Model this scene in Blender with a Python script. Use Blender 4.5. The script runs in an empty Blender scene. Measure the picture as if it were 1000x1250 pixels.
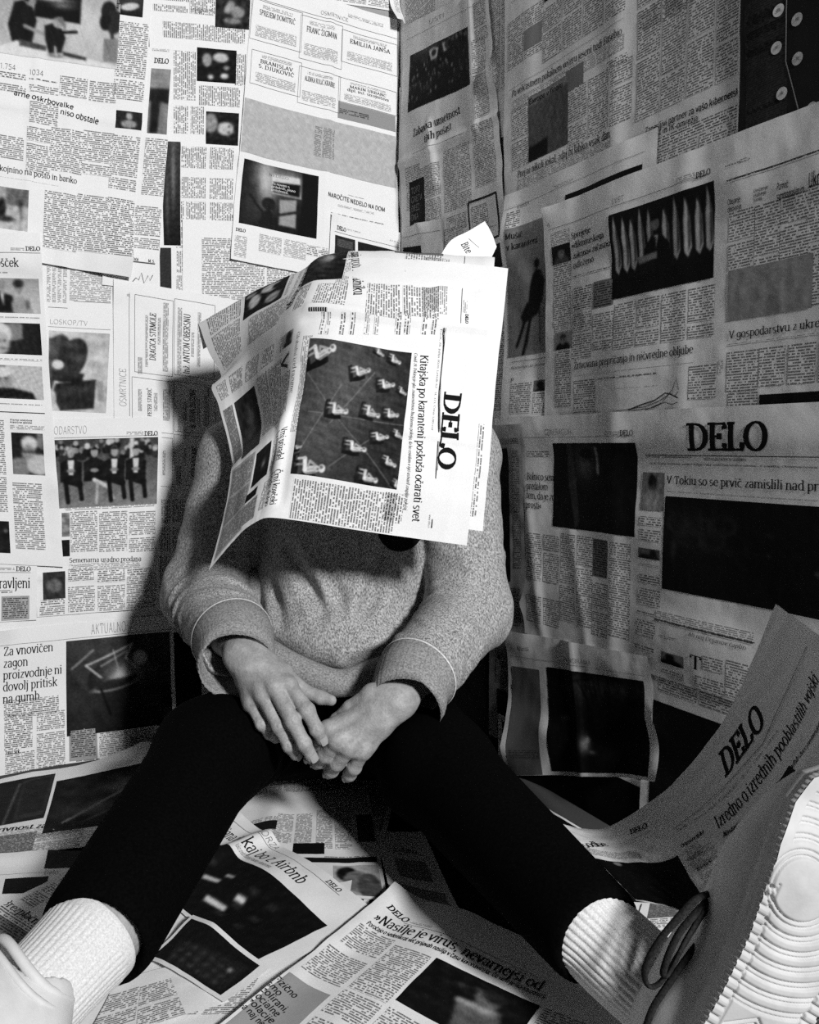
import bpy, math, random
import numpy as np

C = bpy.context.scene.collection
SC = bpy.context.scene
# ---------------------------------------------------------------- camera, world, lights, exposure
CAM_H, PITCH = 0.56, math.atan(0.08)
cam_d = bpy.data.cameras.new('camera'); cam = bpy.data.objects.new('camera', cam_d); C.objects.link(cam)
cam.location = (0, 0, CAM_H); cam.rotation_euler = (math.pi/2 - PITCH, 0, 0)
cam_d.sensor_fit = 'HORIZONTAL'; cam_d.sensor_width = 36; cam_d.lens = 36; cam_d.clip_start = .01
SC.camera = cam
SC.cycles.use_denoising = False          # keeps the fine print crisp and leaves a little grain
SC.view_settings.view_transform = 'Standard'; SC.view_settings.look = 'None'
SC.view_settings.exposure = 0.0; SC.view_settings.gamma = 1.0
try: SC.view_settings.use_curve_mapping = False
except Exception: pass
w = bpy.data.worlds.new('world'); SC.world = w; w.use_nodes = True
w.node_tree.nodes['Background'].inputs[0].default_value = (1, 1, 1, 1)
w.node_tree.nodes['Background'].inputs[1].default_value = 0.012
def area_light(name, loc, target, size, power):
    d = bpy.data.lights.new(name, 'AREA'); d.shape = 'SQUARE'; d.size = size; d.energy = power
    o = bpy.data.objects.new(name, d); C.objects.link(o); o.location = loc
    v = np.array(target, float) - np.array(loc, float)
    import mathutils
    o.rotation_euler = mathutils.Vector(v).to_track_quat('-Z', 'Y').to_euler()
    return o
LAZ = math.radians(27.2); LDIR = (math.sin(LAZ), -math.cos(LAZ))
area_light('key_softbox', (-0.05+3.9*LDIR[0], 1.55+3.9*LDIR[1], 2.02), (-0.1, 1.4, 0.55), 0.42, 200)

# ---------------------------------------------------------------- small maths
COR = np.array([-0.02, 1.75]); DL = np.array([-0.8742, -0.4856]); DR = np.array([0.4856, -0.8742])
NL = np.array([0.4856, -0.8742]); NR = np.array([-0.8742, -0.4856])
cP, sP = math.cos(PITCH), math.sin(PITCH)
def ray(px, py):
    x = (px-500)/1000; y = (625-py)/1000
    return np.array([x, cP + y*sP, -sP + y*cP])
def at(px, py, d):                     # the point on a pixel's sight line that stands d metres into the room
    r = ray(px, py); return np.array([0, 0, CAM_H]) + r*(d/r[1])
def on_wall(px, py, side):
    D, N = (DL, NL) if side == 'L' else (DR, NR)
    r = ray(px, py)
    t = (N@COR)/(N@r[:2]); p = np.array([0, 0, CAM_H]) + r*t
    return np.array([(p[:2]-COR)@D, p[2]])
def on_floor(px, py):
    r = ray(px, py); t = -CAM_H/r[2]; return (r*t)[:2]
def smooth(a, b, x):
    t = np.clip((x-a)/(b-a), 0, 1); return t*t*(3-2*t)
def lin(g): return 0.82*max(g, 0.0)**2.2   # print grey as seen -> reflectance of the ink on the paper

# ---------------------------------------------------------------- materials
MATS = {}
def nodes_mat(name):
    m = bpy.data.materials.new(name); m.use_nodes = True
    nt = m.node_tree; b = nt.nodes['Principled BSDF']
    b.inputs['Roughness'].default_value = .85
    b.inputs['Specular IOR Level'].default_value = .15
    MATS[name] = m
    return m, nt, b
class NB:                               # terse node builder
    def __init__(s, nt): s.nt = nt
    def n(s, t, **k):
        x = s.nt.nodes.new(t)
        for a, v in k.items(): setattr(x, a, v)
        return x
    def math(s, op, a, b=None, c=None):
        x = s.n('ShaderNodeMath', operation=op)
        for i, v in enumerate((a, b, c)):
            if v is None: continue
            if isinstance(v, (int, float)): x.inputs[i].default_value = v
            else: s.nt.links.new(v, x.inputs[i])
        return x.outputs[0]
    def link(s, a, b): s.nt.links.new(a, b)
    def noise(s, vec, scale, detail=2, rough=.5, dim='3D'):
        x = s.n('ShaderNodeTexNoise', noise_dimensions=dim)
        if vec is not None: s.link(vec, x.inputs['Vector'])
        x.inputs['Scale'].default_value = scale; x.inputs['Detail'].default_value = detail; x.inputs['Roughness'].default_value = rough
        return x.outputs[0]
    def ramp(s, f, lo, hi, a, b):
        x = s.n('ShaderNodeMapRange'); s.link(f, x.inputs[0])
        for i, v in enumerate((lo, hi, a, b)): x.inputs[i+1].default_value = v
        x.clamp = True
        return x.outputs[0]
    def grey(s, f):
        x = s.n('ShaderNodeCombineColor')
        for i in range(3): s.link(f, x.inputs[i])
        return x.outputs[0]
    def bump(s, h, strength, dist, b):
        x = s.n('ShaderNodeBump'); x.inputs['Strength'].default_value = strength; x.inputs['Distance'].default_value = dist
        s.link(h, x.inputs['Height']); s.link(x.outputs[0], b.inputs['Normal'])

def print_mat(name, mode):
    m, nt, b = nodes_mat(name); k = NB(nt)
    at_ = k.n('ShaderNodeAttribute', attribute_name='ink'); ink = at_.outputs['Fac']
    geo = k.n('ShaderNodeNewGeometry'); tc = k.n('ShaderNodeTexCoord')
    fib = k.noise(geo.outputs['Position'], 900, 2)
    val = k.math('MULTIPLY', ink, k.ramp(fib, .3, .7, .9, 1.06))
    if mode != 'flat':
        uv = k.n('ShaderNodeUVMap', uv_map='UVMap')
        sep = k.n('ShaderNodeSeparateXYZ'); k.link(uv.outputs[0], sep.inputs[0])
        lead = {'body': 3.3, 'bold': 3.4, 'fine': 2.5}[mode]
        row = k.math('DIVIDE', sep.outputs[1], lead)
        ri = k.math('FLOOR', row); rf = k.math('FRACT', row)
        band = k.math('MULTIPLY', k.ramp(rf, .12, .22, 0, 1), k.ramp(rf, .72, .82, 1, 0))
        cb = k.n('ShaderNodeCombineXYZ')
        k.link(k.math('MULTIPLY', sep.outputs[0], 1.0), cb.inputs[0]); k.link(k.math('MULTIPLY_ADD', rf, 1.7, k.math('MULTIPLY', ri, 37.7)), cb.inputs[1])
        let = k.ramp(k.noise(cb.outputs[0], 1.15 if mode != 'bold' else .9, 1, dim='2D'), .40, .54, 0, 1)
        cw = k.n('ShaderNodeCombineXYZ')
        k.link(k.math('MULTIPLY', sep.outputs[0], .30), cw.inputs[0]); k.link(k.math('MULTIPLY', ri, 91.3), cw.inputs[1])
        wd = k.ramp(k.noise(cw.outputs[0], 1.0, 0, dim='2D'), .36, .40, 0, 1)
        st = {'body': .92, 'bold': 1.0, 'fine': .8}[mode]
        cov = k.math('MULTIPLY', k.math('MULTIPLY', band, wd), k.math('MULTIPLY_ADD', let, .42, .58))
        cov = k.math('MULTIPLY', cov, st)
        val = k.math('MULTIPLY', val, k.math('SUBTRACT', 1.0, k.math('MULTIPLY', cov, .96)))
    k.link(k.grey(val), b.inputs['Base Color'])
    b.inputs['Roughness'].default_value = .8
    k.bump(k.noise(geo.outputs['Position'], 160, 3), .10, .001, b)
    return m
PM = [print_mat('newsprint', 'flat'), print_mat('newsprint_text', 'body'), print_mat('newsprint_bold_text', 'bold'), print_mat('newsprint_fine_text', 'fine')]
PAPER, INK = 0.74, 0.022

# ---------------------------------------------------------------- objects
def link_mesh(name, V, F, mats, mi=None, parent=None, smooth_=True, ink=None, uv=None):
    me = bpy.data.meshes.new(name)
    V = np.asarray(V, np.float32)
    if isinstance(F, np.ndarray):
        n, k = F.shape
        me.vertices.add(len(V)); me.vertices.foreach_set('co', V.ravel())
        me.loops.add(n*k); me.loops.foreach_set('vertex_index', F.ravel().astype(np.int32))
        me.polygons.add(n)
        me.polygons.foreach_set('loop_start', np.arange(0, n*k, k, dtype=np.int32))
        me.polygons.foreach_set('loop_total', np.full(n, k, np.int32))
        me.update(calc_edges=True)
    else:
        me.from_pydata(V.tolist(), [], F)
    for m in mats: me.materials.append(m)
    if mi is not None: me.polygons.foreach_set('material_index', np.asarray(mi, np.int32))
    me.polygons.foreach_set('use_smooth', np.full(len(me.polygons), bool(smooth_)))
    if ink is not None:
        a = me.color_attributes.new('ink', 'FLOAT_COLOR', 'POINT')
        c = np.ones((len(V), 4), np.float32); c[:, :3] = np.asarray(ink, np.float32)[:, None]; a.data.foreach_set('color', c.ravel())
    if uv is not None:
        u = me.uv_layers.new(name='UVMap'); li = np.empty(len(me.loops), np.int32); me.loops.foreach_get('vertex_index', li)
        u.data.foreach_set('uv', np.asarray(uv, np.float32)[li].ravel())
    me.update(); me.validate()
    o = bpy.data.objects.new(name, me); C.objects.link(o)
    if parent is not None: o.parent = parent
    return o
def tag(o, label, cat, group=None):
    o['label'] = label; o['category'] = cat
    if group: o['group'] = group
    return o
def struct(o): o['kind'] = 'structure'; return o
def empty(name, loc=(0, 0, 0)):
    o = bpy.data.objects.new(name, None); o.location = loc; C.objects.link(o); return o
def put(o, parent):                    # parent a mesh that was modelled in world coordinates
    o.parent = parent; o.matrix_parent_inverse = parent.matrix_world.inverted() if parent.type != 'EMPTY' else __import__('mathutils').Matrix.Translation(parent.location).inverted()
    return o

# ---------------------------------------------------------------- a stroke serif alphabet (x-height 50, capitals 70)
def _a(cx, cy, rx, ry, a0, a1):
    n = max(5, int(abs(a1-a0)/24)+1)
    return [(cx+rx*math.cos(math.radians(a0+(a1-a0)*i/n)), cy+ry*math.sin(math.radians(a0+(a1-a0)*i/n))) for i in range(n+1)]
GL = {}
def gl(ch, w, strokes, ser=()): GL[ch] = (w, strokes, list(ser))
P = lambda *c: [(c[i], c[i+1]) for i in range(0, len(c), 2)]
gl('a', 46, [_a(21,36,14,14,165,0)+P(35,5,41,1), _a(21,14,14,14,70,350)])
gl('b', 52, [P(12,74,12,0), _a(26,25,19,25,140,-140)], [(8,73)])
gl('c', 46, [_a(27,25,20,25,45,315)])
gl('d', 53, [P(42,74,42,0), _a(27,25,19,25,40,320)], [(38,73),(46,1)])
gl('e', 48, [P(7,28,44,28), _a(26,25,19,25,8,320)])
gl('f', 32, [P(14,0,14,58)+_a(26,58,12,15,180,50), P(3,49,28,49)], [(14,1)])
gl('g', 50, [_a(24,28,17,21,0,360), P(41,50,41,-6)+_a(25,-6,16,15,0,-150)])
gl('h', 56, [P(12,74,12,0), _a(28,31,16,18,170,0)+P(44,0)], [(8,73),(12,1),(44,1)])
gl('i', 26, [P(13,50,13,0), P(13,63,13,71)], [(13,1),(9,49)])
gl('j', 24, [P(13,50,13,-8)+_a(4,-8,9,13,0,-110), P(13,63,13,71)], [(9,49)])
gl('k', 53, [P(12,74,12,0), P(42,49,15,23), P(22,30,44,1)], [(8,73),(12,1),(42,49),(45,1)])
gl('l', 26, [P(13,74,13,0)], [(9,73),(13,1)])
gl('m', 84, [P(12,50,12,0), _a(27,31,15,18,170,0)+P(42,0), _a(57,31,15,18,170,0)+P(72,0)], [(8,49),(12,1),(42,1),(72,1)])
gl('n', 56, [P(12,50,12,0), _a(28,31,16,18,170,0)+P(44,0)], [(8,49),(12,1),(44,1)])
gl('o', 52, [_a(26,25,20,25,0,360)])
gl('p', 53, [P(12,50,12,-22), _a(27,25,19,25,140,-140)], [(8,49),(12,-21)])
gl('q', 53, [P(42,50,42,-22), _a(27,25,19,25,40,320)], [(42,-21)])
gl('r', 38, [P(12,50,12,0), _a(28,33,16,16,170,55)], [(8,49),(12,1)])
gl('s', 42, [_a(21,37,13,12.5,40,265)+_a(21,12.5,14,12.5,85,-140)])
gl('t', 34, [P(15,63,15,12)+_a(25,12,10,11,180,310), P(3,49,30,49)])
gl('u', 56, [P(12,50,12,18)+_a(28,18,16,17,180,350), P(44,50,44,0)], [(8,49),(40,49),(48,1)])
gl('v', 48, [P(6,50,24,0), P(24,0,42,50)], [(7,49),(42,49)])
gl('w', 72, [P(6,50,22,0), P(22,0,36,46), P(36,46,50,0), P(50,0,66,50)], [(7,49),(66,49)])
gl('x', 48, [P(7,50,41,0), P(41,50,7,0)], [(7,49),(41,49),(7,1),(41,1)])
gl('y', 48, [P(6,50,24,2), P(42,50,20,-14,12,-20,6,-18)], [(7,49),(42,49)])
gl('z', 44, [P(7,48,37,48), P(37,48,7,2), P(7,2,38,2)])
for b_, c_ in (('c','č'),('s','š'),('z','ž')):
    w_, s_, r_ = GL[b_]; x_ = w_/2; gl(c_, w_, s_+[P(x_-9,69,x_,59,x_+9,69)], r_)
w_, s_, r_ = GL['c']; gl('ć', w_, s_+[P(w_/2,59,w_/2+8,70)], r_)
gl('A', 62, [P(8,0,31,70), P(31,70,54,0), P(17,24,45,24)], [(8,1),(54,1)])
gl('B', 58, [P(14,70,14,0), P(14,69,30,69)+_a(30,53,15,16,90,-90)+P(14,37), P(30,37)+_a(32,18.5,18,18,90,-90)+P(14,1)], [(10,69),(10,1)])
gl('C', 62, [_a(34,35,26,35,45,315), P(53,70,53,56)])
gl('D', 68, [P(15,70,15,0), P(15,69,28,69)+_a(28,35,32,34,90,-90)+P(15,1)], [(10,69),(10,1)])
gl('E', 58, [P(14,70,14,0), P(14,68.5,50,68.5,52,54), P(14,36,36,36), P(36,44,36,28), P(14,1.5,51,1.5,53,18)], [(10,69),(10,1)])
gl('F', 54, [P(14,70,14,0), P(14,68.5,48,68.5,50,54), P(14,36,36,36), P(36,44,36,28)], [(10,69),(14,1)])
gl('G', 66, [_a(34,35,26,35,45,330), P(56,32,56,2), P(53,70,53,56)], [(54,32)])
gl('H', 70, [P(15,70,15,0), P(55,70,55,0), P(15,36,55,36)], [(15,69),(15,1),(55,69),(55,1)])
gl('I', 32, [P(16,70,16,0)], [(16,69),(16,1)])
gl('J', 38, [P(24,70,24,14)+_a(12,14,12,14,0,-140)], [(24,69)])
gl('K', 64, [P(14,70,14,0), P(52,69,18,34), P(26,42,54,1)], [(14,69),(14,1),(52,69),(56,1)])
gl('L', 54, [P(14,70,14,0), P(14,1.5,47,1.5,50,20)], [(14,69),(10,1)])
gl('M', 82, [P(14,70,14,0), P(14,70,41,4), P(41,4,68,70), P(68,70,68,0)], [(12,69),(14,1),(70,69),(68,1)])
gl('N', 70, [P(14,70,14,0), P(14,70,55,0), P(55,70,55,0)], [(12,69),(14,1),(55,69)])
gl('O', 70, [_a(35,35,28,35,0,360)])
gl('P', 56, [P(14,70,14,0), P(14,69,30,69)+_a(30,52,18,17,90,-90)+P(14,35)], [(10,69),(14,1)])
gl('R', 62, [P(14,70,14,0), P(14,69,30,69)+_a(30,53,16,16,90,-90)+P(14,37), P(30,37,54,1)], [(10,69),(14,1),(56,1)])
gl('S', 52, [_a(26,52,17,17,35,265)+_a(26,18,18,18,85,-150)])
gl('T', 60, [P(30,70,30,0), P(7,54,8,68.5,52,68.5,53,54)], [(30,1)])
gl('U', 68, [P(14,70,14,24)+_a(34,24,20,24,180,360)+P(54,70)], [(14,69),(54,69)])
gl('V', 62, [P(8,70,31,0), P(31,0,54,70)], [(8,69),(54,69)])
gl('Z', 56, [P(9,56,9,68.5,46,68.5), P(47,68,8,2), P(8,1.5,48,1.5,48,16)])
for b_, c_ in (('C','Č'),('S','Š'),('Z','Ž')):
    w_, s_, r_ = GL[b_]; x_ = w_/2; gl(c_, w_, s_+[P(x_-10,90,x_,79,x_+10,90)], r_)
w_, s_, r_ = GL['C']; gl('Ć', w_, s_+[P(w_/2,79,w_/2+9,91)], r_)
gl('0', 50, [_a(25,34,18,34,0,360)]); gl('1', 34, [P(8,58,19,68,19,0)], [(19,1)])
gl('2', 48, [_a(24,50,16,18,165,-20)+P(7,2), P(7,2,42,2)]); gl('3', 48, [_a(23,52,15,16,150,-80), _a(23,18,17,18,85,-150)])
gl('4', 50, [P(34,68,34,0), P(34,68,6,20,45,20)]); gl('5', 48, [P(40,67,14,67,11,38), _a(22,21,18,21,120,-140)])
gl('6', 50, [_a(25,22,17,22,0,360), _a(35,22,27,46,180,105)]); gl('7', 46, [P(7,67,41,67,18,0)])
gl('8', 50, [_a(25,51,14,16,0,360), _a(25,17,18,18,0,360)]); gl('9', 50, [_a(25,46,17,22,0,360), _a(15,46,27,46,0,-75)])
gl('.', 22, [P(11,0,11,8)]); gl(',', 22, [P(11,8,11,0,6,-10)]); gl('-', 34, [P(5,24,29,24)]); gl('+', 48, [P(8,30,40,30), P(24,46,24,14)])
gl('»', 44, [P(8,42,20,25,8,8), P(24,42,36,25,24,8)]); gl('«', 44, [P(20,42,8,25,20,8), P(36,42,24,25,36,8)])
gl('/', 34, [P(4,-10,30,74)]); gl(':', 22, [P(11,0,11,8), P(11,38,11,46)]); gl('!', 24, [P(12,70,12,20), P(12,0,12,8)])
gl('?', 42, [_a(20,53,14,16,160,-60)+P(20,18), P(20,0,20,8)]); gl(' ', 24, [])
STYLE = {'serif': (10.8, 4.6, 15, 0), 'bold': (15, 6, 21, 0), 'mast': (16.5, 6, 24, 0), 'sans': (5.2, 4.6, 0, 0), 'sansb': (11.5, 9.5, 0, 0), 'it': (8.5, 3.2, 10, .22), 'fine': (6, 2.6, 10, 0), 'hand': (7.5, 6, 0, 0)}
def text_width(s, style):
    return sum(GL.get(c, GL[' '])[0] for c in s)
def text_quads(s, style, ml=1e9):
    """quads in font units, laid out from x = 0 on the baseline"""
    tk, tn, sw, sh = STYLE[style]; x0 = 0; out = []
    for c in s:
        wd, strokes, ser = GL.get(c, GL[' ']); Q = []
        for st in strokes:
            if ml < 80:
                st2 = [st[0]]
                for q in st[1:]:
                    a0 = st2[-1]; n_ = int(math.hypot(q[0]-a0[0], q[1]-a0[1])/ml)+1
                    st2 += [(a0[0]+(q[0]-a0[0])*i/n_, a0[1]+(q[1]-a0[1])*i/n_) for i in range(1, n_+1)]
                st = st2
            p = np.array(st, float)
            if len(p) < 2: continue
            d = np.diff(p, axis=0); d = d/(np.hypot(d[:, 0], d[:, 1])+1e-9)[:, None]
            tan = np.vstack([d[:1], (d[:-1]+d[1:]), d[-1:]])
            if np.allclose(p[0], p[-1]): tan[0] = tan[-1] = d[0]+d[-1]
            tan = tan/(np.hypot(tan[:, 0], tan[:, 1])[:, None]+1e-9)
            hw = (tn+(tk-tn)*np.abs(tan[:, 1])**1.6)/2
            nrm = np.stack([-tan[:, 1], tan[:, 0]], 1)*hw[:, None]
            a, b = p+nrm, p-nrm
            for i in range(len(p)-1): Q.append([a[i], a[i+1], b[i+1], b[i]])
        if sw:
            for (sx, sy) in ser:
                h = sw*.5; t = max(tn*.62, 1.4)
                Q.append([(sx-h, sy-t), (sx+h, sy-t), (sx+h, sy+t), (sx-h, sy+t)])
        for q in Q: out.append([(x+x0+sh*y, y) for x, y in q])
        x0 += wd
    Q = out
    return np.array(Q, float).reshape(-1, 4, 2)

# ---------------------------------------------------------------- photographs printed on the sheets
def _seg(X, Y, x0, y0, x1, y1):
    dx, dy = x1-x0, y1-y0; t = np.clip(((X-x0)*dx+(Y-y0)*dy)/(dx*dx+dy*dy+1e-12), 0, 1)
    return np.hypot(X-x0-t*dx, Y-y0-t*dy)
def fnoise(X, Y, seed, oct_=3):
    r = np.random.RandomState(seed); v = np.zeros_like(X)
    for k in range(oct_):
        for _ in range(5):
            a = r.uniform(0, 6.283); f = (2**k)*r.uniform(.7, 1.4)
            v += np.sin(6.283*f*(X*math.cos(a)+Y*math.sin(a))+r.uniform(0, 6.283))/(5*1.6**k)
    return v
def paint(nu, nv, asp, ops):
    """grey picture on an nv x nu lattice; x 0..1 across, y 0..1 down; asp = width / height"""
    Y, X = np.meshgrid(np.linspace(0, 1, nv), np.linspace(0, 1, nu), indexing='ij')
    g = np.full(X.shape, .12); e = 1.2/max(nv, 8)
    XA = X*asp
    def mix(d, val):
        nonlocal g
        a = np.clip(.5-d/e, 0, 1); g = g*(1-a)+val*a
    for o in ops:
        k = o[0]
        if k == 'b': g = np.full(X.shape, float(o[1]))
        elif k == 'g': t = X if o[3] == 'h' else Y; g = o[1]+(o[2]-o[1])*t
        elif k == 'e':
            _, cx, cy, rx, ry, val = o[:6]; a = math.radians(o[6]) if len(o) > 6 else 0
            dx, dy = (X-cx)*asp, Y-cy; rx_ = rx*asp
            u = dx*math.cos(a)+dy*math.sin(a); v = -dx*math.sin(a)+dy*math.cos(a)
            mix((np.sqrt((u/rx_)**2+(v/ry)**2)-1)*min(rx_, ry), val)
        elif k == 's':                                   # soft spot
            _, cx, cy, rx, ry, val = o[:6]; q = np.exp(-(((X-cx)/rx)**2+((Y-cy)/ry)**2)); g = g*(1-q)+val*q
        elif k == 'l': mix(_seg(XA, Y, o[1]*asp, o[2], o[3]*asp, o[4])-o[5], o[6])
        elif k == 'p':
            pts = o[1]; ins = np.zeros(X.shape, bool); d = np.full(X.shape, 9.)
            for i in range(len(pts)):
                x0, y0 = pts[i]; x1, y1 = pts[(i+1) % len(pts)]
                d = np.minimum(d, _seg(XA, Y, x0*asp, y0, x1*asp, y1))
                if y0 != y1:
                    c = ((y0 > Y) != (y1 > Y)) & (X < (x1-x0)*(Y-y0)/(y1-y0)+x0); ins ^= c
            mix(np.where(ins, -d, d), o[2])
        elif k == 'n': g = g+o[1]*fnoise(XA*o[2], Y*o[2], o[3])
        elif k == 'c':                                   # a crowd of small pale heads over dark bodies
            r = np.random.RandomState(o[1])
            for i in range(o[2]):
                cx, cy = r.uniform(o[3], o[5]), r.uniform(o[4], o[6]); s = o[7]*r.uniform(.7, 1.2)
                dx, dy = (X-cx)*asp, Y-cy
                mix(np.hypot(dx/1.5, (dy-s*2.2)/1.5)-s*1.1, r.uniform(.04, .2)); mix(np.hypot(dx, dy*.85)-s, r.uniform(o[8], o[9]))
    for _ in range(2 if nv < 60 else 1):
        Q = np.pad(g, 1, mode='edge'); g = (Q[1:-1, 1:-1]*2+Q[:-2, 1:-1]+Q[2:, 1:-1]+Q[1:-1, :-2]+Q[1:-1, 2:])/6
    sd = int(abs(g.sum())*7) % 9999; r = np.random.RandomState(sd)
    tex = .55*fnoise(XA*5, Y*5, sd, 3)+.35*fnoise(XA*17, Y*17, sd+1, 2)+.25*r.standard_normal(g.shape)
    g = g+tex*(.02+.10*g*(1.1-g)*1.6)
    return np.clip(g, .03, 1)

# ---------------------------------------------------------------- a printed sheet
class Sheet:
    """P[i, j]: lattice of points, i down the sheet, j across; lay out print on it in page units 0..1"""
    def __init__(s, Pg, W, H, grey=PAPER):
        s.P = np.asarray(Pg, float); s.nv, s.nu = s.P.shape[0]-1, s.P.shape[1]-1
        s.W, s.H, s.grey = W, H, grey
        du = np.gradient(s.P, axis=1); dv = np.gradient(s.P, axis=0)
        n = np.cross(dv, du); s.N = n/(np.linalg.norm(n, axis=2, keepdims=True)+1e-12)
        s.V, s.F, s.MI, s.K, s.UV = [], [], [], [], []; s.nver = 0
        us = np.linspace(0, 1, s.nu+1); vs = np.linspace(0, 1, s.nv+1)
        s.us, s.vs = us, vs
        s.patch(us, vs, 0, s.grey, 0)
    def S(s, u, v, off):
        u = np.clip(np.asarray(u, float), 0, 1)*s.nu; v = np.clip(np.asarray(v, float), 0, 1)*s.nv
        j = np.minimum(u.astype(int), s.nu-1); i = np.minimum(v.astype(int), s.nv-1); a = (u-j)[..., None]; b = (v-i)[..., None]
        def bi(A): return (A[i, j]*(1-a)+A[i, j+1]*a)*(1-b)+(A[i+1, j]*(1-a)+A[i+1, j+1]*a)*b
        return bi(s.P)+bi(s.N)*off
    def add(s, V, F, mi, ink, uv):
        s.V.append(V); s.F.append(F+s.nver); s.MI.append(np.full(len(F), mi)); s.K.append(ink); s.UV.append(uv); s.nver += len(V)
    def patch(s, us, vs, off, ink, mi, uv0=None):
        U, Vv = np.meshgrid(us, vs); p = s.S(U, Vv, off).reshape(-1, 3)
        a, b = len(vs), len(us); id_ = np.arange(a*b).reshape(a, b)
        F = np.stack([id_[:-1, :-1], id_[1:, :-1], id_[1:, 1:], id_[:-1, 1:]], -1).reshape(-1, 4)
        k = np.full(a*b, ink) if np.isscalar(ink) else np.asarray(ink).ravel()
        o = uv0 or (0, 0)
        uv = np.stack([(U-o[0])*s.W*1000, (Vv-o[1])*s.H*1000], -1).reshape(-1, 2)
        s.add(p, F, mi, k, uv)
    def lines(s, u0, v0, u1, v1, fine=None):
        if fine:
            nu = max(3, int((u1-u0)*s.W/fine)+1); nv = max(3, int((v1-v0)*s.H/fine)+1)
            return np.linspace(u0, u1, nu), np.linspace(v0, v1, nv)
        e = 1e-4
        us = np.concatenate([[u0], s.us[(s.us > u0+e) & (s.us < u1-e)], [u1]]); vs = np.concatenate([[v0], s.vs[(s.vs > v0+e) & (s.vs < v1-e)], [v1]])
        return us, vs
    @staticmethod
    def fix(r):
        u0, v0, u1, v1 = r; u0, u1 = sorted((u0, u1)); v0, v1 = sorted((v0, v1))
        r = (max(u0, .004), max(v0, .004), min(u1, .996), min(v1, .996)); return r if r[2]-r[0] > .002 and r[3]-r[1] > .0008 else None
    def box(s, r, grey, off=.0004):
        r = s.fix(r)
        if r: s.patch(*s.lines(*r), off, lin(grey), 0)
    def rule(s, r, th=.0006, grey=.15):
        u0, v0, u1, v1 = r; tu, tv = th/s.W, th/s.H
        if abs(u1-u0)*s.W > abs(v1-v0)*s.H: vm = (v0+v1)/2; r = (u0, vm-tv/2, u1, vm+tv/2)
        else: um = (u0+u1)/2; r = (um-tu/2, v0, um+tu/2, v1)
        u0, v0, u1, v1 = r; u0, u1 = sorted((max(u0, .002), min(u1, .998)))
        if u1 > u0 and v0 > 0 and v1 < 1: s.patch(*s.lines(u0, v0, u1, v1), .0007, lin(grey), 0)
    def frame(s, r, th=.0006, grey=.2):
        u0, v0, u1, v1 = r
        for q in ((u0, v0, u1, v0), (u0, v1, u1, v1), (u0, v0, u0, v1), (u1, v0, u1, v1)): s.rule(q, th, grey)
    def text(s, r, nc=1, kind='body', grey=None, ragged=True, seed=0):
        r0 = r; u0, v0, u1, v1 = r0; u0, u1 = sorted((u0, u1)); v0, v1 = sorted((v0, v1))
        gap = min(.0045/s.W, (u1-u0)*.08); cw = (u1-u0-gap*(nc-1))/nc; rr = random.Random(seed+int(1000*(u0+7*v0)))
        for c in range(nc):
            a = u0+c*(cw+gap); b = a+cw; y0 = v0
            stops = [v0, v1]
            if (v1-v0)*s.H > .05 and kind == 'body' and rr.random() < .6:
                m = v0+(v1-v0)*rr.uniform(.25, .75); stops = [v0, m, m+.004/s.H, v1]
            for q in range(0, len(stops), 2):
                f = s.fix((a, stops[q], b, stops[q+1]))
                if f: s.patch(*s.lines(*f), .0003 if grey is None else .0005, s.grey if grey is None else lin(grey), {'body': 1, 'bold': 2, 'fine': 3}[kind], (f[0], f[1]+rr.randint(0, 40)*.0033/s.H*0+rr.randint(1, 60)*33*.0033/s.H))
                if q+2 < len(stops): s.text_bold_line(a, stops[q+1], b, rr)
    def text_bold_line(s, a, y, b, rr):
        pass
    def head(s, r, txt, style='serif', grey=.1, align='l', off=.0008, fit=True):
        u0, v0, u1, v1 = r; u0, u1 = sorted((u0, u1)); v0, v1 = sorted((v0, v1))
        ls = txt.split('\n'); n = len(ls); hh = (v1-v0)/n if n == 1 else (v1-v0)/(n-.25)
        up = any(c in 'bdfhklt' or c.isupper() or c.isdigit() for c in txt)
        cap = 72 if up else 52
        sy = (hh*(1 if n == 1 else .74))*s.H/cap                # metres per font unit
        mw = max(text_width(l, style) for l in ls)
        sx = (u1-u0)*s.W/mw if fit else sy*.92
        for i, l in enumerate(ls):
            Q = text_quads(l, style, .004/sy)
            if not len(Q): continue
            base = v0+hh*i+(cap*sy)/s.H; lw = text_width(l, style)*sx/s.W
            x0 = u0 if align == 'l' else (u0+u1-lw)/2 if align == 'c' else u1-lw
            s.glyphs(x0+Q[:, :, 0]*sx/s.W, base-Q[:, :, 1]*sy/s.H, grey, off)
    def along(s, a, b, up, txt, style='serif', grey=.1, off=.0008):
        """text on a base line a -> b (page units), up = where the top of a capital at a stands"""
        a, b, up = (np.array(q, float) for q in (a, b, up)); wd = text_width(txt, style)
        Q = text_quads(txt, style, .004*wd/(np.linalg.norm((b-a)*[s.W, s.H])+1e-9))
        if not len(Q): return
        m = np.array([s.W, s.H]); d = (b-a)*m; n = (up-a)*m; e = np.array([d[1], -d[0]])/np.linalg.norm(d); n = e*(n@e)
        uv = a+Q[..., :1]*(b-a)/wd+Q[..., 1:]*(n/m)/72
        s.glyphs(uv[..., 0], uv[..., 1], grey, off)
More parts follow.
